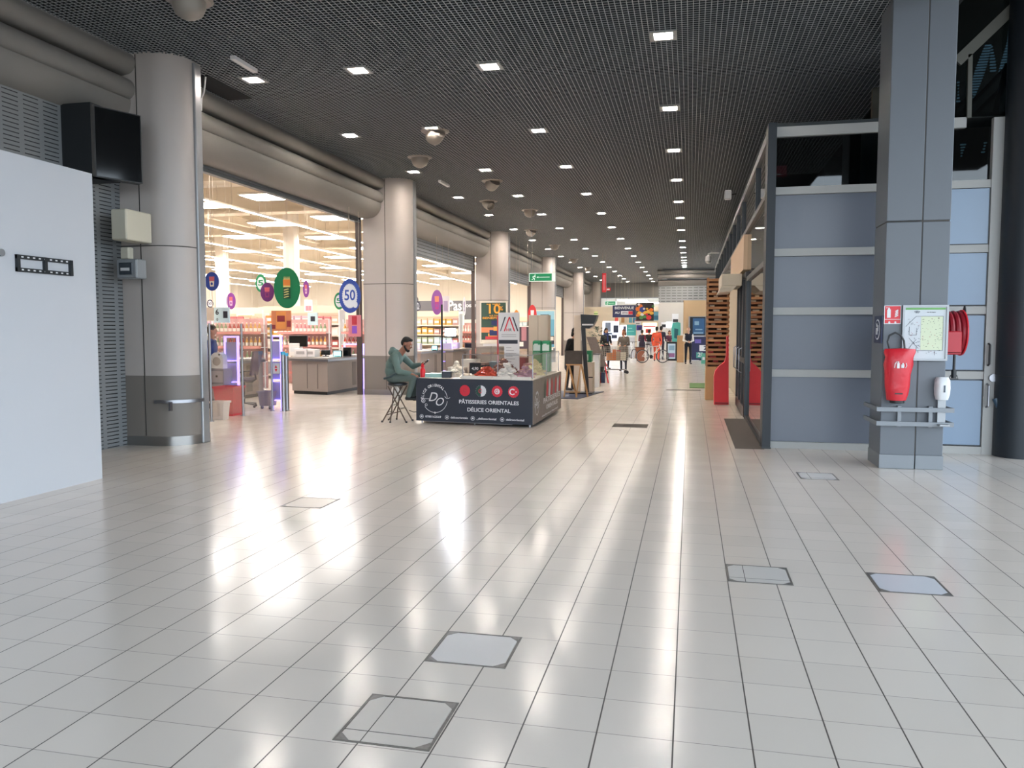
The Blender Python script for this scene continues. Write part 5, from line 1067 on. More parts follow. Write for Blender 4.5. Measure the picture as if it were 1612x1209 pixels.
blob('beard', [('e', hp(.06, 0, -.092), (.034, .036, .032), 0, tl_), ('c', hp(.0, -.07, -.045), hp(.045, -.04, -.085), .016, .022, 0), ('c', hp(.0, .07, -.045), hp(.045, .04, -.085), .016, .022, 0), ('c', hp(.09, -.02, -.038), hp(.09, .02, -.038), .006, .006, 0), ('c', hp(-.002, -.073, -.01), hp(.0, -.07, -.045), .011, .016, 0)], mat('black hair', '15120f', .8, bump=.6, nscale=120), .006, t)
blob('hood', [('c', L_(-5.10, -.09, 1.235), L_(-5.13, 0, 1.27), .045, .055, 0), ('c', L_(-5.10, .09, 1.235), L_(-5.13, 0, 1.27), .045, .055, 0), ('c', L_(-5.10, -.09, 1.235), L_(-4.98, -.08, 1.215), .045, .028, 0), ('c', L_(-5.10, .09, 1.235), L_(-4.98, .08, 1.215), .045, .028, 0), ('e', L_(-5.14, 0, 1.22), (.06, .11, .06), 0)], MT, .009, t)
blob('waistband', [('c', L_(-5.25, -.10, .765), L_(-5.10, -.175, .80), .022, .022, 0), ('c', L_(-5.10, -.175, .80), L_(-4.99, -.17, .86), .022, .02, 0), ('c', L_(-5.25, -.10, .765), L_(-5.25, .10, .765), .022, .022, 0)], mat('dark hem', '39474a', .9), .009, t)
for s_ in (-1, 1):
    m = MB(); m.ball(hp(.087, s_*.029, .004), (.006, .011, .006), 8, 6); m.build('eye', M_W2, t, True)
pw = whf+Vector((.12, -.06, .03)); tt = thing('mobile_phone', 'dark mobile phone held up by the seated man', 'phone', P0+pw); m = MB(); Mp = plane_m((0, 0, 0), (0, 1, .0), (.75, 0, .8)); m.box(-.037, .037, -.075, .075, -.005, .004, Mp); m.build('case', M_BLACK, tt); m = MB(); m.box(-.034, .034, -.07, .07, .004, .0055, Mp); m.build('display', M_BLK2, tt)
# folding stool
t = thing('folding_stool', 'tall folding bar stool with crossed brown metal legs under the seated man', 'stool', (-5.03, 13.25, 0))
m = MB(); m.lathe([(.15, .64), (.17, .655), (.17, .685), (.15, .69)], n=24); m.build('seat', M_BLACK, t, True)
LEG = mat('brown metal tube', '54483f', .4, .5)
for (a_, b_) in (((-.13, -.13, .64), (.22, -.17, 0)), ((-.13, .1, .64), (.22, .15, 0)), ((.13, -.11, .64), (-.24, -.15, 0)), ((.13, .12, .64), (-.24, .17, 0)), ((-.02, -.12, .62), (-.06, -.22, 0)), ((.0, .13, .62), (-.14, .30, 0))):
    m = MB(); m.tube([a_, b_], .012, 8); m.m = 1; m.cyl(b_, (b_[0], b_[1], .03), .017, n=8); m.build('leg', [LEG, M_BLACK], t, True)
for z, x_ in ((.30, -.07), (.18, -.13), (.24, .09)):
    m = MB(); m.tube([(x_, -.15, z), (x_, .16, z)], .008); m.build('rung', LEG, t, True)
m = MB(); m.tube([(.1, -.16, .20), (-.17, -.15, .13)], .008); m.build('rung', LEG, t, True)
m = MB(); vs = [('e', Vector((0, 0, 0)), (.075, .06, .095), 0), ('e', Vector((.03, .01, -.03)), (.07, .06, .07), 0)]
t = thing('carrier_bag', 'white plastic bag hanging from the stool behind the man', 'bag', (-5.14, 13.42, .53)); blob('sack', [('e', Vector((0, 0, 0)), (.075, .06, .095), 0), ('e', Vector((.03, .01, -.03)), (.07, .06, .07), 0)], mat('white bag', 'ddd9d4', .5, bump=.6, nscale=20), .01, t); m = MB(); m.tube([(-.03, 0, .08), (0, 0, .14), (.03, 0, .08)], .006); m.build('handle', M_W2, t, True)
m = MB(); m.tube([(-4.84, 13.3, .20), (-4.75, 13.3, .17), (-4.62, 13.3, .19)], .006); tag(m.build('power_cable', M_BLACK, None, True), 'thin black cable between the stool and the stall', 'cable')
# --- standing people
def standing(px, py, label, top, bot, hair, skin='c08a6c', rz=0, h=1.72, Y=None, arms='down', hairlen=0, coat=0, lean=0, extra=None, shoes='222226', hat=None, vest=None, build_=1.0, sleeve=None):
    p = at(px, py, Z=0) if Y is None else Vector((at(px, 521, Y=Y).x, Y, 0))
    t = thing('person', label, 'person', p, rz); s = h/1.75; b = build_
    V = lambda x, y, z: Vector((x*s, (y+lean*max(0, z-.95)*1.0)*s*-1 if False else (-y - lean*max(0, z-.95))*s, z*s))   # +y = forward = local -Y
    TOP, BOT, SK, SH, SL = 0, 1, 2, 3, 4; pr = []
    for k in (-1, 1):
        st = .03*k
        hp_, kn, an = V(.095*k, 0, .92), V(.105*k, .02+st, .50), V(.105*k, -.02+st, .09)
        pr += [('c', hp_, kn, .088*b*s, .058*s, BOT), ('c', kn, an, .056*s, .042*s, BOT), ('c', V(.108*k, -.03+st, .045), V(.125*k, .14+st, .035), .042*s, .036*s, SH)]
    tt = TOP
    pr += [('e', V(0, 0, .95), (.165*b*s, .115*b*s, .12*s), BOT if not coat else TOP), ('e', V(0, 0, 1.10), (.15*b*s, .11*b*s, .17*s), TOP), ('e', V(0, 0, 1.28), (.175*b*s, .115*b*s, .17*s), TOP), ('c', V(-.15*b, 0, 1.40), V(.15*b, 0, 1.40), .062*s, .062*s, TOP), ('c', V(0, 0, 1.42), V(0, .01, 1.54), .055*s, .05*s, SK)]
    if coat:
        pr += [('c', V(-.07, 0, .95), V(-.08, 0, .95-coat), .13*s, .13*s, TOP), ('c', V(.07, 0, .95), V(.08, 0, .95-coat), .13*s, .13*s, TOP)]
    hd = V(0, .015, 1.645)
    pr += [('e', hd, (.074*s, .092*s, .105*s), SK), ('e', hd+Vector((0, -.02*s, -.055*s)), (.055*s, .06*s, .06*s), SK), ('c', hd+Vector((0, -.09*s, .005)), hd+Vector((0, -.105*s, -.025*s)), .012*s, .015*s, SK), ('e', hd+Vector((.076*s, 0, -.01)), (.012*s, .018*s, .028*s), SK), ('e', hd+Vector((-.076*s, 0, -.01)), (.012*s, .018*s, .028*s), SK)]
    for k in (-1, 1):
        sh = V(.185*b*k, 0, 1.39)
        if arms == 'down': el, wr, dr, pm = V(.235*b*k, -.02, 1.12), V(.24*b*k, .05, .88), (0, -.15, -1), (-k, 0, 0)
        elif arms == 'front': el, wr, dr, pm = V(.23*b*k, .0, 1.11), V(.13*k, .24, 1.08), (-.3*k, -1, 0), (-k*.4, 0, -1)
        elif arms == 'clasp': el, wr, dr, pm = V(.24*b*k, .02, 1.12), V(.07*k, .19, 1.06), (-1*k, -.4, -.1), (0, 1, 0)
        else: el, wr, dr, pm = (V(.235*b*k, -.02, 1.12), V(.24*b*k, .05, .88), (0, -.15, -1), (-k, 0, 0)) if k < 0 else (V(.25*k, .05, 1.15), V(.13*k, .16, 1.42), (-.3*k, -.3, 1), (0, 1, 0))
        pr += [('c', sh, el, .055*s, .042*s, SL), ('c', el, wr, .042*s, .03*s, SL)]
        hand(pr, wr, dr, pm, Vector(dr).normalized().cross(Vector(pm).normalized()), s, .45, 2, .0095)
    mt = [mat('cloth '+top, top, .85), mat('cloth '+bot, bot, .85), SKIN(skin, skin), mat('shoe '+shoes, shoes, .5), mat('cloth '+(sleeve or top), sleeve or top, .85)]
    body_mesh('body', pr, mt, .0135, t, 3)
    for k in (-1, 1): m = MB(); m.ball(hd+Vector((k*.03*s, -.086*s, .006)), (.011, .008, .007), 8, 5); m.build('eye', M_BLACK, t, True)
    m = MB(); m.ball(hd+Vector((0, -.081*s, -.062*s)), (.022, .008, .006), 8, 5); m.build('mouth', mat('lips', '8a4a42', .5), t, True)
    hs = [('e', hd+Vector((0, .012*s, .03*s)), (.083*s, .095*s, .095*s), 0), ('e', hd+Vector((0, .045*s, -.02*s)), (.078*s, .06*s, .09*s), 0)]
    if hairlen: hs += [('c', hd+Vector((-.055*s, .04*s, -.02*s)), hd+Vector((-.07*s, .06*s, -hairlen)), .05*s, .035*s, 0), ('c', hd+Vector((.055*s, .04*s, -.02*s)), hd+Vector((.07*s, .06*s, -hairlen)), .05*s, .035*s, 0)]
    if hair: blob('hair', [q if True else q for q in hs], mat('hair '+hair, hair, .8), .012, t)
    if extra: extra(t, s, V, hd)
    return t
def belt(c_):
    def f(t, s, V, hd): blob('belt', [('c', V(-.13, .05, .86), V(.13, .05, .86), .06, .06, 0), ('c', V(-.13, -.05, .86), V(.13, -.05, .86), .06, .06, 0)], mat('belt '+c_, c_, .7), .014, t)
    return f
def vestf(c_):
    def f(t, s, V, hd): blob('vest', [('e', V(0, 0, 1.12), (.162*s, .125*s, .19*s), 0), ('e', V(0, 0, 1.29), (.178*s, .128*s, .155*s), 0)], mat('vest '+c_, c_, .8), .014, t)
    return f
def scarf(c_):
    def f(t, s, V, hd): blob('scarf', [('c', V(-.06, .02, 1.49), V(.06, .02, 1.49), .06, .06, 0), ('c', V(.02, .11, 1.46), V(.03, .13, 1.2), .035, .03, 0)], mat('scarf '+c_, c_, .9), .014, t)
    return f
standing(898, 0, 'person in black bending over the tall canopy stand beside the wooden easel', '17181c', '2a2a30', '1b1512', rz=1.2, h=1.68, Y=21.4, arms='front', hairlen=.1, coat=.3, lean=.2, build_=1.3)
standing(954, 0, 'person with long black hair and dark coat behind the leaning board', '1d1e20', '1d2030', '1a120f', rz=.5, h=1.72, Y=33.5, arms='front', hairlen=.28, coat=.3, extra=scarf('2f3f7a'))
standing(982, 0, 'person with curly brown hair in a grey brown coat behind the shopping trolley', '6b625a', '2b2c38', '7a4a32', rz=-.1, h=1.66, Y=32.1, arms='front', hairlen=.12, coat=.3)
standing(1011, 569, 'person in a navy and maroon coat seen from behind the bicycle', '2a2236', '23263a', '1b1613', rz=2.6, h=1.66, arms='front', coat=.2, sleeve='7a2436', Y=45.5)
standing(1022, 569, 'person in a black jacket waiting left of the orange worker', '17171a', '8a8a92', '241a18', rz=3.0, h=1.68, arms='front', Y=46.5)
standing(1034, 0, 'worker in orange overalls with a dark red belt, seen from behind', 'd9573a', 'd9573a', '191513', rz=3.0, h=1.82, arms='down', Y=43, coat=.12, extra=belt('6b1420'), shoes='4b5560')
standing(1041, 0, 'person in a dark navy jacket right of the orange worker', '25283c', '2c2a38', '1c1714', rz=2.8, h=1.86, arms='front', Y=45.0)
standing(1083, 573, 'bald man with dark waistcoat over a white shirt, hands clasped', '1c2030', '191b26', None, skin='d0a58c', rz=.2, h=1.78, arms='clasp', sleeve='e2ddd6')
standing(1054, 0, 'staff member behind the dark counter with the leaflet poster', '5a2f45', '24242c', '3a241c', rz=.1, h=1.62, arms='front', hairlen=.1, Y=47.2)
standing(333, 0, 'cashier in a royal blue waistcoat at the first till', '2c4a86', '2b2f45', '3a2a22', rz=1.9, h=1.72, arms='front', sleeve='34508c', Y=14.7)
# ================================================================ AROUND THE EASEL STAND
m = MB(); m.prism([(-3.55, 18.7), (-2.55, 18.55), (-2.2, 20.9), (-3.4, 20.9)], 0, .012); tag(m.build('floor_mat', M_NAVY), 'navy blue mat under the wooden easel and canopy stand', 'mat')
def px_box(px0, py0, px1, py1, Y, d, m_, name, lab, cat, z0=None, parts=None):
    a, b_ = at(px0, py0, Y=Y), at(px1, py1, Y=Y); z0 = b_.z if z0 is None else z0
    t = thing(name, lab, cat, (a.x, Y, z0)); m = MB(); m.bevbox(0, b_.x-a.x, 0, d, 0, a.z-z0, .01); m.build('body', m_, t); return t, b_.x-a.x, a.z-z0
# A-frame board
def Q(px, py, Y): return at(px, py, Y=Y)
t = thing('easel', 'wooden easel stand holding a dark weathered board, on the navy mat', 'easel', (0, 0, 0)); bse = Vector((Q(905, 600, 19.0).x, 19.0, 0)); t.location = bse
M_DRIFT = mat('weathered dark wood', '4b443f', .8, noise=.3, nscale=9)
a, b_ = Q(890, 553, 19.0)-bse, Q(917, 577, 19.0)-bse
m = MB(); m.box(a.x, b_.x, -.03, 0, .80, 1.13)
m.build('board', M_DRIFT, t)
for (x0, z0, x1, z1, yy) in ((a.x+.07, .80, a.x-.02, 0, -.06), (b_.x-.04, .80, b_.x-.14, 0, -.08), (a.x+.09, .78, a.x+.24, 0, .28), (b_.x-.02, .78, b_.x+.10, 0, .25)): m = MB(); m.bar((x0, -.02, z0), (x1, yy, z1), .03, .04); m.build('leg', M_WOOD, t)
m = MB(); m.box(a.x+.02, b_.x, -.05, -.02, .775, .81); m.build('tray', M_WOOD, t)
m = MB(); m.box(a.x, b_.x-.05, -.06, -.04, .12, .15); m.build('crossbar', M_WOOD, t)
# canopy stand
c0 = Vector((Q(908, 600, 20.0).x, 20.2, 0)); t = thing('canopy_stand', 'tall stand with a cream upright and a black curved hood', 'stand', c0)
m = MB(); m.box(-.10, .07, -.04, .04, 0, 2.0); m.build('upright', mat('cabinet cream', 'cbbba8', .5), t)
m = MB(); m.prism([(.08, 2.02), (.50, 2.0), (.46, 1.86), (.38, 1.72), (.28, 1.66), (.10, 1.68)], -.15, .2, Matrix(((1, 0, 0, 0), (0, 0, 1, 0), (0, 1, 0, 0), (0, 0, 0, 1)))); m.build('hood', M_BLACK, t)
m = MB(); m.bevbox(.12, .40, -.17, -.15, 1.74, 1.78, .004); m.build('light_bar', M_W2, t)
m = MB(); m.bar((.13, 0, 1.7), (.24, .0, .02), .1, .1); m.build('post', M_BLACK, t); m = MB(); m.bevbox(-.2, .4, -.25, .25, 0.013, .04, .01); m.build('foot', M_BLACK, t)
t, w_, h_ = px_box(920, 570, 933, 612, 20.6, .4, mat('cabinet cream', 'cbbba8', .5), 'pedestal', 'cream pedestal under the green crate', 'pedestal', 0)
m = MB(); m.box(-.005, w_+.005, -.006, 0, h_*.48, h_*.52); m.build('gap', M_BLACK, t)
t, w_, h_ = px_box(919, 552, 931, 569.5, 20.6, .3, mat('box green', '1f8455', .5), 'green_crate', 'dark green box on the cream pedestal', 'box', h_+.002); m = MB(); m.box(.02, w_*.6, -.006, 0, .04, .2); m.build('print', mat('print pale', 'c9d6cc', .6), t)
t, w_, h_ = px_box(934, 558, 943, 604, 22.6, .3, M_W2, 'white_counter', 'narrow white counter block behind the pedestal', 'counter', 0); m = MB(); m.box(-.02, w_+.03, -.02, .32, h_, h_+.02); m.build('top', M_BLACK, t)
# leaning double sided sign board with red feet
p0 = Vector((Q(940, 590, 24.5).x, 24.5, 0)); t = thing('leaning_board', 'large slanted brown information board with red edges', 'board', p0)
x0, x1 = Q(923, 531, 24.5)-p0, Q(938, 531, 24.5)-p0; y0_, y1_ = Q(939, 578, 24.5)-p0, Q(955, 578, 24.5)-p0
m = MB(); m.add([(x0.x, 0, 1.42), (x1.x, 0, 1.42), (y1_.x, 0, .52), (y0_.x, 0, .52), (x0.x, .04, 1.42), (x1.x, .04, 1.42), (y1_.x, .04, .52), (y0_.x, .04, .52)], [(3, 2, 1, 0), (4, 5, 6, 7), (0, 1, 5, 4), (1, 2, 6, 5), (2, 3, 7, 6), (3, 0, 4, 7)]); m.build('panel', mat('brown print board', '6f6560', .6, noise=.3, nscale=14), t)
for (xa, za, xb, zb) in ((x1.x+.01, 1.2, y1_.x+.02, .5), (y0_.x+.02, .52, y0_.x+.12, 0), (y1_.x-.05, .52, y1_.x+.05, 0)): m = MB(); m.bar((xa, .02, za), (xb, .02, zb), .03, .03); m.build('strut', M_RED, t)
for x_, c_ in ((y0_.x+.05, M_RED), (y1_.x-.15, M_NAVY)): m = MB(); m.box(x_-.09, x_+.09, .06, .26, 0, .32); m.build('ballast', c_, t)
# potted plant / figure bits behind
t = thing('potted_plant', 'dark green potted plant behind the leaning board', 'plant', (Q(941, 545, 27).x, 27, 0)); m = MB(); m.lathe([(.14, 0), (.2, .02), (.24, .4), (.2, .4)], n=18); m.build('pot', M_BLACK, t, True); m = MB(); m.cyl((0, 0, .4), (0, 0, 1.3), .025); m.build('stem', M_WOOD, t)
random.seed(5); m = MB()
for k in range(90):
    a_, e_ = random.uniform(0, 2*PI), random.uniform(.9, 1.75); r_ = random.uniform(.1, .42); q = Vector((r_*math.cos(a_), r_*math.sin(a_), e_)); d = Vector((math.cos(a_), math.sin(a_), .3)).normalized(); s_ = d.cross(Vector((0, 0, 1)))*.035
    m.add([q-d*.1, q+s_, q+d*.1, q-s_], [(0, 1, 2, 3)])
m.build('foliage', mat('dark leaves', '23402e', .5), t)
# shopping trolley
def trolley():
    p = Q(966, 588, 0) if False else at(970, 588, Z=0); t = thing('shopping_trolley', 'wire shopping trolley with a red handle full of goods', 'trolley', p, .25)
    TW = mat('trolley wire', '9c9690', .35, .8); m = MB()
    def ring_(z, x0, x1, w): return [(x0, -w, z), (x1, -w, z), (x1, w, z), (x0, w, z)]
    for k in range(8): f = k/7; m.tube(ring_(.5+.5*f, -.45+.0*f, .42+.08*f, .22+.05*f), .006, 5, True)
    for k in range(9): f = k/8; m.tube([(-.45+.87*f, -.22, .5), (-.45+.95*f, -.27, 1.0)], .004, 4); m.tube([(-.45+.87*f, .22, .5), (-.45+.95*f, .27, 1.0)], .004, 4)
    for k in range(5): f = k/4; m.tube([(-.45, -.22+.44*f, .5), (-.45, -.27+.54*f, 1.0)], .004, 4); m.tube([(.42, -.22+.44*f, .5), (.5, -.27+.54*f, 1.0)], .004, 4); m.tube([(-.45, -.22+.44*f, .5), (.42, -.22+.44*f, .5)], .004, 4)
    m.build('basket', TW, t, True)
    m = MB()
    for s_ in (-1, 1): m.tube([(-.52, s_*.26, 1.05), (-.46, s_*.24, .45), (-.40, s_*.22, .16), (.40, s_*.2, .14)], .012, 6)
    m.tube([(-.4, -.2, .16), (-.4, .2, .16)], .01, 6); m.build('chassis', TW, t, True)
    m = MB(); m.tube([(-.54, -.28, 1.06), (-.54, .28, 1.06)], .018, 8); m.build('handle', M_RED, t, True)
    for x_, y_ in ((-.4, -.22), (-.4, .22), (.38, -.2), (.38, .2)):
        m = MB(); m.cyl((x_, y_-.015, .06), (x_, y_+.015, .06), .06, n=14); m.build('wheel', M_BLACK, t, True)
    for i, (x_, y_, w_, d_, h_, c_) in enumerate(((-.25, 0, .25, .3, .32, 'c98a5a'), (.02, -.05, .2, .25, .38, 'b5a48e'), (.25, .02, .22, .3, .36, 'd9d2c2'), (.1, .1, .15, .2, .45, 'a3524c'), (-.1, -.12, .14, .12, .48, 'd07a4a'))):
        c, s_ = math.cos(.25), math.sin(.25); q = (p.x+x_*c-y_*s_, p.y+x_*s_+y_*c, .51)
        sbox(q[0], q[1], q[2], w_*.9, d_*.8, h_*.8, c_, ['brown', 'sand', 'cream', 'brick red', 'orange'][i]+' carton riding in the shopping trolley', 'carton', .25)
trolley()
t = thing('shopping_bag', 'small white carrier bag on the floor left of the bicycles', 'bag', at(997, 571, Z=0)); m = MB(); m.add([(-.14, -.08, 0), (.14, -.08, 0), (.14, .08, 0), (-.14, .08, 0), (-.16, -.05, .2), (.16, -.05, .2), (.16, .05, .2), (-.16, .05, .2)], [(3, 2, 1, 0), (4, 5, 6, 7), (0, 1, 5, 4), (1, 2, 6, 5), (2, 3, 7, 6), (3, 0, 4, 7)]); m.build('sack', M_W2, t); m = MB(); m.tube([(-.06, 0, .2), (0, 0, .27), (.06, 0, .2)], .008); m.build('handle', M_W2, t, True)
def bicycle(px, py, rz, lab):
    t = thing('bicycle', lab, 'bicycle', at(px, py, Z=0), rz, 'bicycles in the mall'); F_ = mat('bicycle frame', 'c9c9c4', .35, .3)
    for x_ in (-.52, .52):
        m = MB(); m.tube([(x_+.32*math.cos(2*PI*k/28), 0, .34+.32*math.sin(2*PI*k/28)) for k in range(28)], .02, 7, True); wl_ = m.build('wheel', M_BLACK, t, True)
        m = MB()
        for k in range(9): a_ = PI*k/9; m.tube([(x_+.31*math.cos(a_), 0, .34+.31*math.sin(a_)), (x_-.31*math.cos(a_), 0, .34-.31*math.sin(a_))], .003, 4)
        m.tube([(x_+.295*math.cos(2*PI*k/28), 0, .34+.295*math.sin(2*PI*k/28)) for k in range(28)], .012, 6, True); m.build('spokes', M_STEEL, wl_, True)
    m = MB(); 
    for a_, b_ in (((-.52, .34), (-.2, .82)), ((-.52, .34), (-.08, .32)), ((-.08, .32), (-.22, .88)), ((-.08, .32), (.36, .78)), ((-.2, .80), (.36, .85)), ((.34, .95), (.52, .34))): m.tube([(a_[0], 0, a_[1]), (b_[0], 0, b_[1])], .017, 7)
    m.build('frame', F_, t, True); m = MB(); m.ball((-.24, 0, .93), (.13, .07, .035), 12, 6); m.build('saddle', M_BLACK, t, True)
    m = MB(); m.tube([(.22, -.3, 1.05), (.34, -.12, 1.03), (.34, .12, 1.03), (.22, .3, 1.05)], .013); m.tube([(.34, 0, .95), (.34, 0, 1.04)], .015); m.build('handlebar', M_BLACK, t, True)
    m = MB(); m.cyl((-.08, -.04, .32), (-.08, -.05, .32), .09, n=18); m.tube([(-.08, -.05, .32), (.02, -.07, .2)], .01); m.tube([(-.08, .05, .32), (-.18, .07, .44)], .01); m.build('crankset', M_BLACK, t, True)
bicycle(991, 570, 1.2, 'dark wheeled bicycle parked left of the brown plinth'); bicycle(1027, 571.5, .35, 'pale bicycle with a whitewalled front wheel beside the orange worker')
t, w_, h_ = px_box(1000, 547, 1014, 569, 43, .4, mat('brown plinth', '8c5238', .6), 'plinth', 'brown plinth table between the two bicycles', 'plinth', 0); m = MB(); m.box(-.05, w_+.05, -.05, .45, h_, h_+.03); m.build('top', M_BLACK, t)
# ================================================================ END OF THE MALL
px_ = MB(); px_.box(-7.9, -1.95, 57, 57.2, 0, 3.3); px_.build('wall_shopfront', mat('warm shopfront wall', 'd9cdb8', .7), kind='structure')
M_LIT = mat('lit white panel', 'eef2ff', .5, emit=1.2); 
for i, (a, b_, z) in enumerate((((972, 472.5), (1019, 473.5), 0), ((985, 476), (1041, 477), 0))):
    p, q = Q(*a, 56.5), Q(*b_, 56.5); t = thing('strip_light', '%s lit strip light above the far shopfront' % ('upper' if i == 0 else 'lower'), 'ceiling light', p); m = MB(); m.bar((0, 0, 0), q-p, .08, .1); m.build('tube', mat('strip light', 'fff4e6', .5, emit=4), t); m = MB(); m.bar((.2, .0, .05), (.2, 0, CZ-p.z), .02, .02); m.build('hanger', M_STEEL, t)
NB = [sg('banner navy', '232a55'), WH, sg('banner red', 'd2303c')]
board(964.5, 480.5, 1001, 499.5, 50.5, NB, [(1, .36, .86, .22, .52), (2, .68, .86, .24, .50)], 'navy welcome banner reading BIENVENUE AU hanging across the mall', texts=[(1, 'BIENVENUE', .5, .76, .30, .82), (1, 'AU', .2, .37, .26, .2), (0, 'drive', .53, .37, .2, .24)])
FD_ = [sg('food dark', '2c2328'), sg('food orange', 'e0752f'), sg('food yellow', 'e6b34a'), sg('food red', 'd8333f'), sg('food blue', '2b3f8c'), WH]
t = board(1001.5, 476.5, 1029, 505, 50.3, FD_, [], 'big food picture panel right of the welcome banner')
a, b_ = at(1001.5, 476.5, Y=50.3), at(1029, 505, Y=50.3); w_, h_ = b_.x-a.x, a.z-b_.z; m = MB(); Mx = plane_m((0, -.002, 0), (1, 0, 0), (0, 0, 1)); random.seed(21); k = 0
for mi, x, y, r_ in ((1, .12, .65, .16), (1, .25, .8, .12), (2, .2, .4, .14), (5, .35, .35, .1), (2, .5, .45, .13), (4, .35, .62, .16), (5, .45, .66, .06), (2, .7, .5, .12), (3, .72, .18, .15), (1, .85, .6, .12), (2, .88, .42, .12), (6, .3, .18, .12), (6, .5, .22, .09), (1, .1, .3, .1), (3, .6, .35, .07), (5, .15, .9, .07), (6, .95, .8, .08), (2, .62, .66, .07)):
    k += 1; m.m = mi; m.disc((x*w_, y*h_), r_*w_, r_*h_*random.uniform(.7, 1), .001, .002+.002*k, 18, Mx)
m.build('picture', FD_+[sg('food leaf', '4f8a4a')], t)
board(1027, 489, 1040, 504.5, 55.5, [sg('poster blue', '5f9db8'), sg('deep blue', '2f6f92'), sg('sand', 'cdb295')], [(1, .1, .9, .1, .5), (2, 0, 1, .9, 1)], 'blue poster right of the food picture panel')
board(949, 506, 974, 536, 52, [M_LIT, sg('fig grey', '6f7f96'), sg('fig dark', '2e3850')], [(1, .15, .5, .45, .95), (2, .65, .98, .4, .8), (1, .1, .6, .3, .42), (2, .55, .9, .1, .3)], 'bright white window display with grey figures at the far end', 'window_display', 'display', stand=1)
board(976, 512, 986, 540, 52.2, [M_LIT, sg('fig dark', '2e3850')], [(1, .5, .95, .6, .95), (1, .1, .5, .1, .3)], 'narrow bright window display right of the larger one', 'window_display', 'display', stand=1)
board(986.5, 511, 1001, 528, 49.5, [sg('teal', '3f9a9a'), sg('teal light', '7fc2bf')], [(1, .15, .6, .6, .7), (1, .1, .8, .35, .4)], 'teal poster board standing below the welcome banner', 'standing_board', 'poster', stand=1)
board(1002, 512, 1011, 520, 49.6, [sg('violet blue', '3c3a8e'), sg('night', '1e1d4a')], [(1, .3, .9, .1, .6)], 'small violet blue screen below the food panel', 'wall_screen', 'screen', stand=1)
board(999, 504, 1009, 512, 51, [WH, sg('grey arc', '8c8790'), sg('rose', 'd86a72')], [(1, .2, .8, .2, .4), (2, 0, 1, .8, 1)], 'small white sign with a grey arc between banner and food panel')
board(1012, 508, 1034, 526, 52.4, [mat('lit peach panel', 'ffe0c0', .5, emit=.9), sg('banner red', 'd2303c'), sg('poster pink', 'e58f9c')], [(1, .2, .6, .1, .45), (2, .05, .9, .6, .75)], 'lit peach and red shop panel behind the orange worker', 'wall_panel', 'sign board', stand=1)
for i, (px, col, lab) in enumerate(((968, 'd8473f', 'red'), (978, 'b5834f', 'ochre'), (983, 'cfc3ae', 'cream'), (990, '5fa3b8', 'pale blue'), (996, '3f7fa0', 'blue'))):
    board(px, 500, px+5, 508, 54.5, [sg('hang '+col, col)], [], 'small %s hanging strip under the welcome banner' % lab, 'hanging_strip', 'banner')
board(982, 531, 999, 568, 48.2, [mat('kiosk grey', 'b9bcc4', .5), M_BLACK, WH], [(1, .2, .5, .8, .92), (2, .55, .9, .5, .8)], 'grey service kiosk with a small black screen in the middle distance', 'kiosk', 'kiosk', stand=1)
# red vertical sign and price sign near the farthest columns
board(948, 430, 954, 460, 39, [M_RED, sg('rose', 'd86a72')], [(1, .2, .8, .1, .9)], 'tall red blade sign high on the far column', 'blade_sign')
board(954, 453, 961, 458, 47, [M_RED, WH], [(1, .2, .8, .3, .7)], 'small red sign right of the blade sign', 'blade_sign')
board(935, 490, 941, 505, 50.5, [sg('pale lime', 'd5dfa0'), sg('leaf', '6f9a58')], [(1, 0, 1, .3, .4), (1, 0, 1, .7, .8)], 'pale lime notice on the far column')
# right end block
board(1076, 473, 1113, 572, 45.6, [M_BEIGE, mat('beige edge', 'a88c66', .6)], [(1, .0, .03, 0, 1)], 'tall plain beige partition at the right end', 'partition', 'partition', th=.2, stand=1)
board(1084, 498, 1111, 529, 45.53, [M_STEEL2, sg('frame black', '1c2128'), sg('photo blue', '2f5b86'), sg('photo light', '7fa3bd')], [(1, .08, .97, .04, .97), (2, .25, .92, .1, .9), (3, .4, .8, .3, .36), (3, .35, .6, .55, .75), (3, .3, .85, .12, .2)], 'framed blue photo poster on the beige partition', 'framed_poster', 'poster', stand=2)
board(1089, 530, 1113, 571, 44.6, [sg('display navy', '252c52'), WH, sg('display teal', '4f9a94'), sg('display violet', '6a5fb0')], [(3, .2, .6, .75, .9), (1, .5, .95, .45, .68), (2, .3, .7, .18, .4), (1, .0, .5, .02, .10)], 'navy promotion display with big numerals below the framed poster', 'standing_board', 'display', texts=[(0, '2', .86, .56, .22, None), (1, '20', .58, .30, .22, None)], stand=1)
board(1104, 556, 1113, 577, 40, [sg('mint', '5fae98'), WH], [(1, .2, .6, .5, .7)], 'small mint coloured leaflet stand by the shop row', 'leaflet_stand', 'stand', stand=1)
board(1058, 494, 1068, 507, 48.9, [WH, sg('frame black', '1c2128')], [(1, .15, .95, 0, .35)], 'white wall niche above the teal flag', 'wall_niche', 'niche', stand=2)
board(1049, 507, 1058, 515, 48.8, [M_LIT], [], 'bright square lamp panel left of the teal flag', 'lamp_panel', 'lamp', stand=2)
board(1041, 507, 1049, 516, 48.85, [WH, sg('frame black', '1c2128')], [(1, .1, .9, .1, .6)], 'small black notice screen on the pale far wall', 'wall_screen', 'screen', stand=2)
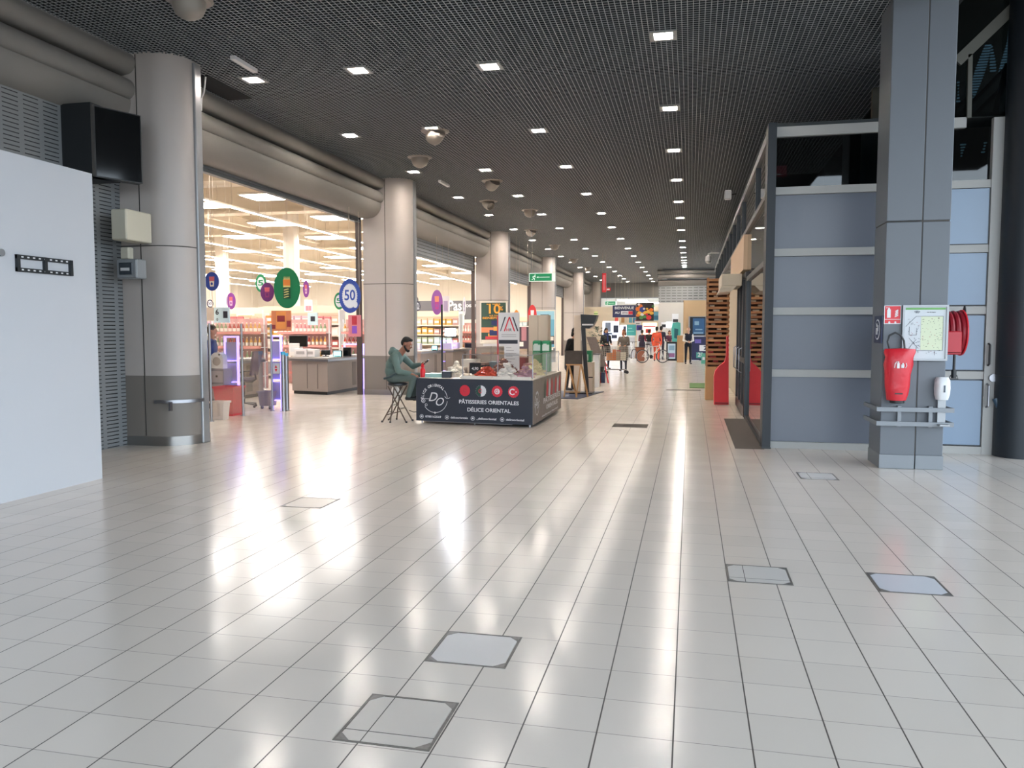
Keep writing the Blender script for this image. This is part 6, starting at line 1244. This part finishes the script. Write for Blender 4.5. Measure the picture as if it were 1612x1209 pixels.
p = Q(1064, 540, 46); t = thing('feather_flag', 'teal advertising flag standing beside the dark counter', 'flag', (p.x, 46, 0)); a = Q(1064, 507, 46).z; m = MB(); Mx = plane_m((0, 0, 0), (1, 0, 0), (0, 0, 1)); m.prism([(-.2, .95), (.18, .85), (.26, 1.5), (.24, a-.05), (.1, a), (-.22, a-.05), (-.26, 1.6)], -.01, .01, Mx); m.m = 1; m.prism([(-.1, 1.2), (.1, 1.15), (.12, 1.7), (-.1, 1.75)], .01, .014, Mx); m.build('cloth', [sg('flag teal', '4fb0a8'), sg('flag deep', '23626e')], t); m = MB(); m.cyl((0, .02, 0), (0, .02, a), .015, n=8); m.cyl((0, .02, 0), (0, .02, .03), .2, n=16); m.build('pole', M_STEEL, t)
t, w_, h_ = px_box(1049, 538, 1067, 569, 43.8, .6, M_BLACK, 'service_counter', 'dark service counter with a pale blue leaflet poster', 'counter', 0); m = MB(); m.box(.08, w_*.78, -.01, 0, .1, h_*.9); m.m = 1; m.box(.15, w_*.7, -.014, -.01, h_*.55, h_*.8); m.m = 2; m.box(.12, w_*.72, -.014, -.01, .18, .4); m.build('poster', [sg('poster ice', 'b9d2e0'), sg('photo light', '7fa3bd'), sg('poster plum', '8c5f8a')], t)
px_box(1066, 528, 1076, 573, 41.5, .5, mat('wood panel', 'b08a60', .55, noise=.1, nscale=6), 'wooden_block', 'wooden counter end beside the man with clasped hands', 'counter', 0)
# ================================================================ SHOP ROW ON THE RIGHT
# slatted pallet unit
a, b_ = Q(1113, 437, 19.0), Q(1147, 577, 19.0); w_ = b_.x-a.x; t = thing('pallet_display', 'tall slatted wooden pallet display on a beige base', 'display unit', (a.x, 19.0, 0))
m = MB(); m.bevbox(0, w_, 0, .5, 0, .78, .01); m.build('base', mat('kraft base', 'b98f60', .6), t)
for x_ in (.01, w_-.05): m = MB(); m.box(x_, x_+.04, .04, .46, .78, a.z); m.build('post', M_WOOD, t)
m = MB(); m.box(.0, w_, .40, .46, .78, a.z); m.build('back', mat('dark pallet wood', '5b3a26', .7), t)
n = 19
for k in range(n): z = .82+k*(a.z-.9)/(n-1); m = MB(); m.box(.0, w_, -.01, .03, z, z+.055); m.build('plank', mat('pallet plank %d' % (k % 3), ['a9774c', '96633c', 'b8865a'][k % 3], .6, noise=.15, nscale=9), t)
random.seed(9)
for k in range(16): z = .88+k*(a.z-.9)/(n-1)*1.0; x_ = random.uniform(.05, w_-.2); m = MB(); m.box(x_, x_+random.uniform(.08, .16), .05, .2, z, z+.035); o = m.build('chocolate_bar', mat('bar red', 'b8322c', .5) if k < 5 else mat('bar cream', 'd8c0a0', .5)); o.location = (a.x, 19.0, 0); tag(o, '%s small bar tucked between the pallet planks, %s from the base' % ('red' if k < 5 else 'cream', ORD[k]), 'packet', 'bars in the pallet display')
# red stand
Y = 17.85; pts = [(1124, 637), (1147, 637), (1147, 529), (1144, 530), (1143.5, 560), (1141, 570), (1133, 576), (1126, 584), (1124, 592)]; o_ = Q(1135, 637, Y)
t = thing('red_floor_display', 'bright red floor display with a curved shoulder and tall fin', 'display stand', (o_.x, Y, 0)); Mx = Matrix(((1, 0, 0, 0), (0, 0, 1, 0), (0, 1, 0, 0), (0, 0, 0, 1)))
poly = [(Q(*q, Y).x-o_.x, max(0, Q(*q, Y).z)) for q in pts]; m = MB(); m.prism(poly, 0, .35, Mx); m.build('body', mat('display red', 'd8202a', .45), t); m = MB(); m.box(poly[0][0]+.01, poly[1][0]-.01, -.012, 0, .02, .05); m.build('kick_strip', mat('display dark red', '8e141c', .5), t)
# air curtain box
a, b_ = Q(1136, 431, 15.9), Q(1160, 450, 15.9); t = thing('air_curtain', 'cream box shaped air curtain above the dark shop doors', 'air curtain', (a.x, 15.9, b_.z)); w_ = b_.x-a.x; h_ = a.z-b_.z
m = MB(); m.bevbox(0, .95-a.x, 0, 1.6, 0, h_, .01); m.build('casing', mat('cream casing', 'cfc3ae', .5), t); m = MB(); m.add([(0, 0, 0), (w_, 0, 0), (w_-.1, 0, -.1), (-.05, 0, -.12), (0, 1.5, 0), (w_, 1.5, 0), (w_-.1, 1.5, -.1), (-.05, 1.5, -.12)], [(0, 1, 2, 3), (7, 6, 5, 4), (1, 0, 4, 5), (2, 1, 5, 6), (3, 2, 6, 7), (0, 3, 7, 4)]); m.build('outlet', mat('cream casing', 'cfc3ae', .5), t)
# dark shop doors
for k in range(3):
    y0 = 15.15+k*.9; t = thing('shop_door', 'dark framed shop door leaf, %s from the corner post' % ORD[k], 'door', (1.0, y0, 0), 0, 'dark shop doors'); m = MB()
    for q in ((0, .07, .02, 2.68), (.81, .88, .02, 2.68), (.07, .81, .02, .2), (.07, .81, 2.58, 2.68), (.07, .81, 1.0, 1.1)): m.box(-.03, .03, q[0], q[1], q[2], q[3])
    m.build('frame', mat('dark bronze frame', '2f2b29', .4, .3), t); m = MB(); m.box(-.006, .006, .07, .81, .2, 1.0); m.box(-.006, .006, .07, .81, 1.1, 2.58); m.build('glazing', glass('bronze glass', '5a504a', 1.3), t); m = MB(); m.tube([(-.03, .76, .8), (-.08, .76, .83), (-.08, .76, 1.25), (-.03, .76, 1.28)], .012); m.build('handle', M_STEEL, t, True)
# posters behind the shop window; red arch and yellow bars are painted reflections
def wpost(y0, y1, z0, z1, cols, rects, lab):
    t = thing('window_poster', lab, 'poster', (1.10, y1, z0)); Mx = plane_m((0, 0, 0), (0, -1, 0), (0, 0, 1)); W_, H_ = y1-y0, z1-z0; m = MB(); m.box(0, .02, -W_, 0, 0, H_); k = 0
    for mi, a0, a1, c0, c1 in rects: m.m = mi; k += 1; m.prism([(a0*W_, c0*H_), (a1*W_, c0*H_), (a1*W_, c1*H_), (a0*W_, c1*H_)], .001, .002+.0008*k, Mx)
    m.build('print', cols, t); m = MB(); m.box(.02, .04, -W_*.9, -W_*.1, H_*.95, H_); m.build('clip_rail', M_STEEL, t)
wpost(11.7, 15.0, .1, .95, [sg('olive print', 'a09a86'), sg('coral reflection', 'd05a5e'), sg('yellow reflection', 'd9c860'), sg('rose pale', 'd9a8a0')], [(1, .35, .75, .3, .9), (3, .45, .7, .1, .75), (2, .86, .93, 0, 1), (3, .1, .2, .1, .9)], 'low window poster with a painted reflection of the red stand')
wpost(11.7, 15.0, 1.0, 2.48, [sg('beige print', 'b3a593'), sg('brick print', 'a5705f'), sg('yellow reflection', 'd9c860'), sg('lilac print', '9a8fb0'), sg('cream', 'f0e2cc')], [(1, .1, .95, .7, .95), (4, .15, .5, .45, .66), (3, .15, .5, .1, .4), (2, .5, .56, 0, .68), (1, .6, .9, .2, .6)], 'middle window poster in beige and brick with a painted yellow reflection')
wpost(11.7, 15.0, 2.62, 3.40, [sg('pale grey print', 'a8a8a0'), sg('beige print', 'b3a593'), sg('yellow reflection', 'd9c860')], [(1, .1, .6, .1, .6), (2, .12, .17, 0, .8), (2, .7, .75, 0, .9)], 'upper window poster with two slim painted yellow reflections')
for r_ in [o for o in bpy.data.objects if o.type == 'EMPTY' and not o.children]: bpy.data.objects.remove(r_)
